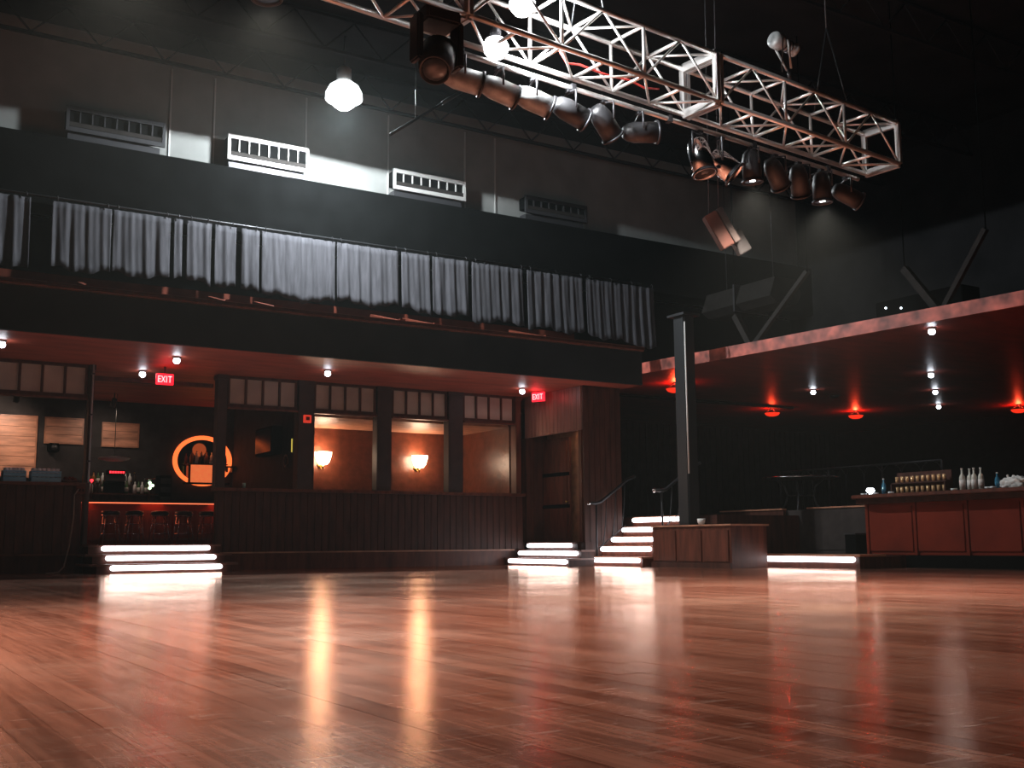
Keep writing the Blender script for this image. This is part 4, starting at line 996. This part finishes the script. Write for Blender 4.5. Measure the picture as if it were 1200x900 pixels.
# ================================================================== TRUSS
SL = 0.098
def tB(u): return Vector((u, 7.63 + SL * (u - 4.29), 4.9))
ud = Vector((1, SL, 0)).normalized(); un = Vector((-SL, 1, 0)).normalized()
OFF = un * 0.46; HZ = Vector((0, 0, 0.5))
corner = [Vector((0, 0, 0)), OFF, HZ, OFF + HZ]     # near-bottom, far-bottom, near-top, far-top
t = thing('lighting_truss', 'long aluminium box truss hanging over the dance floor', 'truss', tB(6) + OFF / 2)
joints = [1.25, 4.35, 7.45, 10.58]
def tseg(a, b, r, name):
    L_ = (b - a).length; key = (name, round(L_, 3), r)
    MB().tube(a, b, r, 10).build(name, M['steel'], t)
for s_ in range(3):
    ua, ub = joints[s_] + 0.02, joints[s_ + 1] - 0.02
    for c_ in corner: tseg(tB(ua) + c_, tB(ub) + c_, 0.026, 'chord')
    us = [ua + (ub - ua) * k / 6 for k in range(7)]
    for k, uu in enumerate(us):
        P_ = tB(uu)
        if k % 2 == 0:
            for o_ in (Vector((0, 0, 0)), OFF): tseg(P_ + o_, P_ + o_ + HZ, 0.017, 'upright')
        for h_ in (Vector((0, 0, 0)), HZ): tseg(P_ + h_, P_ + h_ + OFF, 0.017, 'rung')
    for k in range(6):
        lo, hi = (us[k], us[k + 1]) if k % 2 == 0 else (us[k + 1], us[k])
        for o_ in (Vector((0, 0, 0)), OFF): tseg(tB(lo) + o_, tB(hi) + o_ + HZ, 0.013, 'diagonal')
        for h_ in (Vector((0, 0, 0)), HZ):
            if k % 2 == 0: tseg(tB(us[k]) + h_, tB(us[k + 1]) + h_ + OFF, 0.013, 'cross_brace')
            else: tseg(tB(us[k]) + h_ + OFF, tB(us[k + 1]) + h_, 0.013, 'cross_brace')
for s_, uj in enumerate(joints):
    for e_ in ((-0.05, 0.05) if 0 < s_ < 3 else (0.05,) if s_ == 0 else (-0.03,)):
        P_ = tB(uj + e_ * 0.6)
        for z_ in (0, 0.5): MB().obox(P_ + OFF / 2 + Vector((0, 0, z_)), ud * 0.02, un * 0.23, Vector((0, 0, 0.045))).build('end_plate', M['steel'], t)
        for o_ in (0, 0.46): MB().obox(P_ + un * o_ + HZ / 2, ud * 0.02, un * 0.03, Vector((0, 0, 0.25))).build('end_upright', M['steel'], t)
for uu in (2.0, 5.9, 9.6):
    P_ = tB(uu) + OFF / 2 + HZ
    for o_ in (-0.23, 0.23): MB().tube(P_ + un * o_ + Vector((0, 0, 0.02)), P_ + Vector((0, 0, 1.0)), 0.008, 6).build('sling', M['steel_d'], t)
    MB().tube(P_ + Vector((0, 0, 1.0)), Vector((P_.x, P_.y, 10.799)), 0.010, 6).build('chain', M['steel_d'], t)
# lamp bar pipes under the far chords
t = thing('lamp_pipe', 'grey pipe clamped under the truss carrying the can lights', 'pipe', tB(6) + OFF + Vector((0, 0, -0.12)))
pb = lambda uu: tB(uu) + OFF + Vector((0, 0, -0.10))
MB().tube(pb(4.2), pb(10.4), 0.024, 10).build('pipe', M['steel'], t)
for uu in (4.6, 5.9, 7.2, 8.5, 9.8):
    MB().box(pb(uu).x - 0.025, pb(uu).x + 0.025, pb(uu).y - 0.035, pb(uu).y + 0.035, 4.80 - 0.035, 4.80 + 0.035).build('clamp', M['metal_d'], t)
# work lamps inside the truss that light it up
def work_lamp(p, label, power):
    t = thing('work_lamp', label, 'lamp', p)
    MB().lathe([(0.0005, -0.12), (0.07, -0.10), (0.115, -0.04), (0.12, 0.0), (0.09, 0.06), (0.0005, 0.085)], p, 18).build('bulb', M['bulb_work'], t)
    MB().lathe([(0.0005, 0.0), (0.05, 0.0), (0.05, 0.08), (0.03, 0.11), (0.0005, 0.11)], p + Vector((0, 0, 0.07)), 12).build('socket', M['metal_d'], t)
    MB().tube(p + Vector((0, 0, 0.18)), p + Vector((0, 0, 0.28)), 0.008, 6).build('cord', M['cable'], t)
    lamp('bulb_light', 'SPOT', p + ud * 0.16, power, (0.95, 0.98, 1.0), t, 0.08, aim=p + ud * 3 + Vector((0, 0, -0.6)), cone=135, blend=0.4)
wl1 = Zp(574, 54, 4.93)
work_lamp(wl1 + Vector((0.05, -0.02, 0)), 'bare white work lamp low in the truss over the can lights', P_TRUSS)
work_lamp(Zp(612, 4, 5.25), 'bare white work lamp high in the truss', P_TRUSS)
# red cable in the truss
t = thing('red_cable', 'red cable looping inside the box truss', 'cable', tB(5.6) + OFF / 2)
MB().path([V(655, 58, 8.0), V(664, 74, 8.02), V(680, 76, 8.05), V(700, 84, 8.1), V(715, 89, 8.12), V(738, 94, 8.15), V(755, 103, 8.18), V(772, 104, 8.2)], 0.010, 6).build('cord', M['cable_r'], t)

# ---- can lights under the truss
def can_light(p, label, rz, tilt, body='canb', ln=0.34, r=0.105, group=None, drop=0.24, power=0, cone=130):
    p = Vector(p)
    t = thing('can_light', label, 'stage light', p, group)
    t.location = p
    R_ = Matrix.Rotation(rz, 3, 'Z') @ Matrix.Rotation(tilt, 3, 'X')
    c = p + Vector((0, 0, -drop))
    cn = MB().lathe([(0.0005, -0.02), (r * 0.55, -0.02), (r * 0.82, 0.02), (r, 0.10), (r, ln), (r * 0.94, ln), (r * 0.94, ln - 0.03), (r * 0.8, ln - 0.05), (0.0005, ln - 0.05)], c - R_ @ Vector((0, 0, ln * 0.45)), 20, R_).build('can', M[body], t)
    MB().lathe([(r * 1.02, 0), (r * 1.14, 0.0), (r * 1.14, 0.02), (r * 1.02, 0.02), (r * 1.02, 0)], c - R_ @ Vector((0, 0, ln * 0.45)) + R_ @ Vector((0, 0, ln - 0.02)), 20, R_).build('gel_frame', M['metal_d'], cn)
    MB().lathe([(0.0005, 0), (r * 0.93, 0), (r * 0.93, 0.006), (0.0005, 0.012)], c + R_ @ Vector((0, 0, ln * 0.55 - 0.03)), 20, R_).build('lens', M['lens'] if not power else M['bulb_work'], cn)
    if power:
        q_ = c + R_ @ Vector((0, 0, ln * 0.55 + 0.03)); lamp('can_beam', 'SPOT', q_, power, (1.0, 0.80, 0.66), t, 0.1, aim=q_ + R_ @ Vector((0, 0, 1)), cone=cone, blend=0.9)
    sx = Matrix.Rotation(rz, 3, 'Z') @ Vector((1, 0, 0))
    k = r + 0.02
    MB().path([c + sx * k, c + sx * k + Vector((0, 0, drop - 0.07)), c + Vector((0, 0, drop - 0.05)), c - sx * k + Vector((0, 0, drop - 0.07)), c - sx * k], 0.010, 6).build('yoke', M['metal_d'], t)
    MB().box(p.x - 0.03, p.x + 0.03, p.y - 0.03, p.y + 0.03, p.z - 0.055, p.z - 0.026).build('hook_clamp', M['metal_d'], t)
    return t
spec = [(4.62, 'can light coloured pale as if lit, hanging first under the bare work lamp', 1.3, 1.75, 'cang', 0),
        (5.02, 'can light coloured pale as if lit, hanging second along the pipe from the work lamp', 1.4, 1.85, 'cang', 0),
        (5.42, 'can light coloured pale as if lit, hanging third along the pipe from the work lamp', 1.3, 1.9, 'cang', 0),
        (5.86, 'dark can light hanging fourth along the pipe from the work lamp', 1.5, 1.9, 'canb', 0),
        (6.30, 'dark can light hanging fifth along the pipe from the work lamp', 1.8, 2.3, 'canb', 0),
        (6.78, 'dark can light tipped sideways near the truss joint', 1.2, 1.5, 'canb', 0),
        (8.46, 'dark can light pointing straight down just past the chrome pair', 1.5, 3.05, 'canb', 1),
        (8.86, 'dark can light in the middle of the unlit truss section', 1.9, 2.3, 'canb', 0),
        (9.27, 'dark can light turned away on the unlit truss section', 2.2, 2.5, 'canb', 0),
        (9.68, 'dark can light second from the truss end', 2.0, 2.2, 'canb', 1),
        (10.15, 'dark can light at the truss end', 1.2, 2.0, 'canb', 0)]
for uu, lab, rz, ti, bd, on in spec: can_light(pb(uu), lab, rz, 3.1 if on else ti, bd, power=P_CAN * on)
can_light(tB(1.5), 'added out-of-frame can light aimed down at the dance floor from the outer truss end', 0.3, 3.0, 'canb', power=P_CAN * 0.7)  # unseen can added to brighten the dance floor
can_light(tB(2.55), 'added out-of-frame can light aimed down at the dance floor beside the moving head', 0.3, 3.1, 'canb', power=P_CAN * 0.7)  # second unseen can, added for the same floor light
q = V(828, 150, 8.30)
can_light(Vector((q.x, pb(q.x).y, 4.80)), 'chrome can light hanging below the truss joint', 0.3, 2.9, 'chrome', 0.40, 0.12, drop=0.30)
can_light(Vector((q.x + 0.33, pb(q.x + 0.33).y, 4.80)), 'chrome can light tipped toward the floor next to its chrome twin', 0.9, 2.3, 'chrome', 0.34, 0.13, drop=0.32)
# big dark moving head at the left
p = V(512, 48, 7.75)
t = thing('moving_head', 'large dark moving head hanging from the truss near the work lamp', 'stage light', (p.x, p.y, p.z - 0.35))
MB().box(p.x - 0.16, p.x + 0.16, p.y - 0.14, p.y + 0.14, p.z + 0.12, p.z + 0.26).build('base', M['canb'], t, bevel=0.02)
for sx in (-1, 1): MB().box(p.x + sx * 0.19 - 0.03, p.x + sx * 0.19 + 0.03, p.y - 0.08, p.y + 0.08, p.z - 0.22, p.z + 0.18).build('yoke_arm', M['canb'], t, bevel=0.015)
R_ = Matrix.Rotation(math.radians(25), 3, 'Y') @ Matrix.Rotation(math.radians(150), 3, 'X')
MB().lathe([(0.0005, -0.2), (0.10, -0.2), (0.15, -0.14), (0.155, 0.05), (0.13, 0.2), (0.12, 0.2), (0.11, 0.17), (0.0005, 0.17)], (p.x, p.y, p.z - 0.16), 20, R_).build('head', M['canb'], t)
MB().lathe([(0.0005, 0), (0.11, 0), (0.10, 0.015), (0.0005, 0.03)], Vector((p.x, p.y, p.z - 0.16)) + R_ @ Vector((0, 0, 0.172)), 18, R_).build('lens', M['lens'], t)
for sy in (-0.1, 0.1): MB().tube((p.x, p.y + sy, p.z + 0.26), (p.x, p.y + sy, 4.9), 0.016, 8).build('clamp_bar', M['metal_d'], t)
# profile spot standing on top of the truss
a = V(905, 45, 7.95); b = V(937, 62, 7.95); f = V(925, 90, 7.95)
t = thing('profile_spot', 'grey profile spotlight mounted above the truss top', 'stage light', f)
dr = (b - a).normalized(); R_ = Vector((0, 0, 1)).rotation_difference(dr).to_matrix()
MB().lathe([(0.0005, 0), (0.075, 0), (0.09, 0.03), (0.09, 0.12), (0.062, 0.14), (0.062, 0.30), (0.075, 0.31), (0.075, 0.335), (0.0005, 0.335)], a, 18, R_).build('barrel', M['cang'], t)
MB().lathe([(0.0005, 0), (0.065, 0), (0.06, 0.012), (0.0005, 0.02)], a + dr * 0.336, 16, R_).build('lens', M['lens'], t)
for k in (0.16, 0.2, 0.24): MB().lathe([(0.06, 0), (0.07, 0), (0.07, 0.012), (0.06, 0.012)], a + dr * k, 16, R_).build('cooling_rib', M['metal_d'], t)
mid = a + dr * 0.13
for sy in (-0.1, 0.1): MB().tube(mid + Vector((0, sy, 0)), Vector((f.x, f.y + sy * 0.3, f.z + 0.08)), 0.012, 8).build('yoke_arm', M['metal_l'], t)
MB().tube(Vector((f.x, f.y, f.z + 0.08)), Vector((f.x, f.y, 5.38)), 0.02, 8).build('stem', M['metal_d'], t)
MB().path([a + Vector((0.05, -0.1, -0.02)), a + Vector((0.02, -0.12, -0.18)), a + Vector((0.06, -0.06, -0.3)), Vector((f.x - 0.1, f.y, 5.43))], 0.007, 6).build('lead', M['cable'], t)
# tilted speaker pair hanging below the truss
a = V(850, 216, 9.2); c = V(846, 268, 9.2); d = V(866, 284, 9.2)
t = thing('hanging_speaker', 'pair of slim tilted speakers hanging below the truss', 'speaker', Vector((c.x, c.y, c.z - 0.3)))
ax = (rt * 0.50 - up * 0.86); ay = (rt * 0.86 + up * 0.50); az = ax.cross(ay)
MB().obox(c - ay * 0.05, ax * 0.22, ay * 0.075, az * 0.10).build('cabinet', M['wood_d'], t, bevel=0.01)
MB().obox(c - ay * 0.05 - az * 0.105, ax * 0.20, ay * 0.055, az * 0.006).build('grille', M['black'], t)
MB().obox(c + ay * 0.065, ax * 0.22, ay * 0.035, az * 0.11).build('side_panel', M['panel_g'], t, bevel=0.006)
MB().obox(d, ax * 0.14, ay * 0.075, az * 0.09).build('second_cabinet', M['canb'], t, bevel=0.01)
for s_ in (-0.05, 0.06): MB().tube(c - ax * 0.2 + rt * s_, Vector((c.x + rt.x * s_, c.y + rt.y * s_, 10.799)), 0.006, 6).build('hanging_wire', M['metal_d'], t)

# ================================================================== ROOF STEEL
def joist(y, z0, z1, label):
    t = thing('roof_joist', label, 'roof joist', (6, y, z0), 'open web roof joists')
    MB().box(-6, 23.9, y - 0.04, y + 0.04, z1 - 0.06, z1).build('top_chord', M['ceil'], t)
    MB().box(-6, 23.9, y - 0.04, y + 0.04, z0, z0 + 0.06).build('bottom_chord', M['ceil'], t)
    wb = None; n_ = 24; s_ = 29.8 / n_
    for i in range(n_):
        for k in range(2):
            a_ = (0, 0, 0.06) if k == 0 else (s_ / 2, 0, z1 - z0 - 0.06); b_ = (s_ / 2, 0, z1 - z0 - 0.06) if k == 0 else (s_, 0, 0.06)
            if i == 0:
                o = MB().tube(a_, b_, 0.018, 6).build('web', M['ceil'], t, origin=(0, 0, 0))
                if k == 0: w0 = o
                else: w1 = o
            else: o = (w0 if k == 0 else w1).copy(); COL.objects.link(o)
            o.location = Vector((-5.9 + i * s_, y, z0)) - WP[t]
for y, l_ in ((9.5, 'black open web joist crossing just behind the lighting truss'), (13.0, 'black open web joist, second one beyond the lighting truss'),
              (16.5, 'black open web joist midway between the lighting truss and the white wall'), (19.2, 'black open web joist just in front of the blazing high lamp'),
              (21.4, 'black open web joist closest to the white wall')):
    joist(y, 10.0, 10.75, l_)
t = thing('brace_pipe', 'thin sloping grey pipe below the roof beside the bright high lamp', 'pipe', V(457, 158, 18))
MB().tube(V(457, 158, 18.0), V(512, 125, 18.0), 0.03, 8).build('pipe', M['steel_d'], t)
MB().tube(V(518, 121, 18.0), V(541, 107, 18.0), 0.036, 8).build('sleeve', M['metal_d'], t)
MB().tube(V(512, 125, 18.0), V(518, 121, 18.0), 0.024, 8).build('coupling', M['metal_d'], t)
MB().tube(V(487, 140, 18.0), Vector((V(487, 140, 18).x, 18.0, 10.79)), 0.008, 6).build('hanger', M['metal_d'], t)
MB().tube(V(538, 109, 18.0), Vector((V(538, 109, 18).x, 18.0, 10.79)), 0.008, 6).build('hanger', M['metal_d'], t)
# girder with V braces above the hall edge
t = thing('roof_girder', 'dark roof girder with V braces standing on the swirl-edged soffit', 'girder', (17.0, 14.5, 4.60))
gx = lambda y: 15.92 + (20.8 - y) * (1.33 / 14.8) + 0.25
for (pa, pm, pc) in (((1060, 315), (1100, 371), (1155, 268)), ((862, 370), (880, 405), (946, 318))):
    um = gx(12.6 if pm[0] == 1100 else 17.4)
    A_, B_, C_ = U(*pa, um), U(*pm, um), U(*pc, um)
    B_.z = 4.60
    MB().beam(B_, A_, 0.13, 0.13).build('brace', M['dull'], t)
    MB().beam(B_ + Vector((0, -0.1, 0)), C_, 0.09, 0.09).build('brace', M['dull'], t)
    for q_ in (A_, C_): MB().tube(q_, (q_.x, q_.y, 10.799), 0.012, 6).build('hanger_rod', M['black'], t)
    MB().box(um - 0.12, um + 0.12, B_.y - 0.2, B_.y + 0.15, 4.565, 4.60).build('foot_plate', M['dull'], t)
# duct box over the hall
a = U(825, 352, 19.5); b = U(905, 330, 19.5)
t = thing('duct_box', 'dull grey duct box hanging above the hall soffit', 'duct', (19.9, (a.y + b.y) / 2, 6.3))
pr = [(19.4, 6.45), (19.65, 6.30), (20.3, 6.30), (20.5, 6.6), (20.3, 6.95), (19.6, 6.95)]
m_ = MB(); n_ = len(pr)
for yy in (b.y, a.y): m_.v += [Vector((x, yy, z)) for x, z in pr]
m_.f = [list(range(n_)), list(reversed(range(n_, 2 * n_)))] + [[i, n_ + i, n_ + (i + 1) % n_, (i + 1) % n_] for i in range(n_)]; m_.sm = [False] * len(m_.f)
m_.build('duct_body', M['dull'], t)
for yy in (a.y - 0.4, b.y + 0.4): MB().tube((19.95, yy, 6.95), (19.95, yy, 10.799), 0.012, 6).build('hanger_rod', M['metal_d'], t)
MB().box(19.38, 20.52, (a.y + b.y) / 2 - 0.03, (a.y + b.y) / 2 + 0.03, 6.28, 6.97).build('joint_flange', M['metal_d'], t)


# equipment case with three tiny lights on the deck above the hall
q0 = U(1030, 361, 18.6); q1 = U(1062, 361, 18.6); q2 = U(1122, 361, 18.6)
t = thing('equipment_case', 'low black equipment case with tiny lights behind the swirl-painted edge', 'equipment case', (18.8, (q0.y + q2.y) / 2, 4.561))
MB().box(18.62, 19.2, q2.y - 0.1, q0.y + 0.1, 4.561, q0.z + 0.12).build('case', M['black'], t, bevel=0.01)
for x_ in (1038, 1056, 1118):
    c_ = U(x_, 361, 18.61)
    MB().lathe([(0.0005, -0.022), (0.02, -0.01), (0.02, 0.01), (0.0005, 0.022)], c_, 8).build('indicator', M['glow_candle'], t)
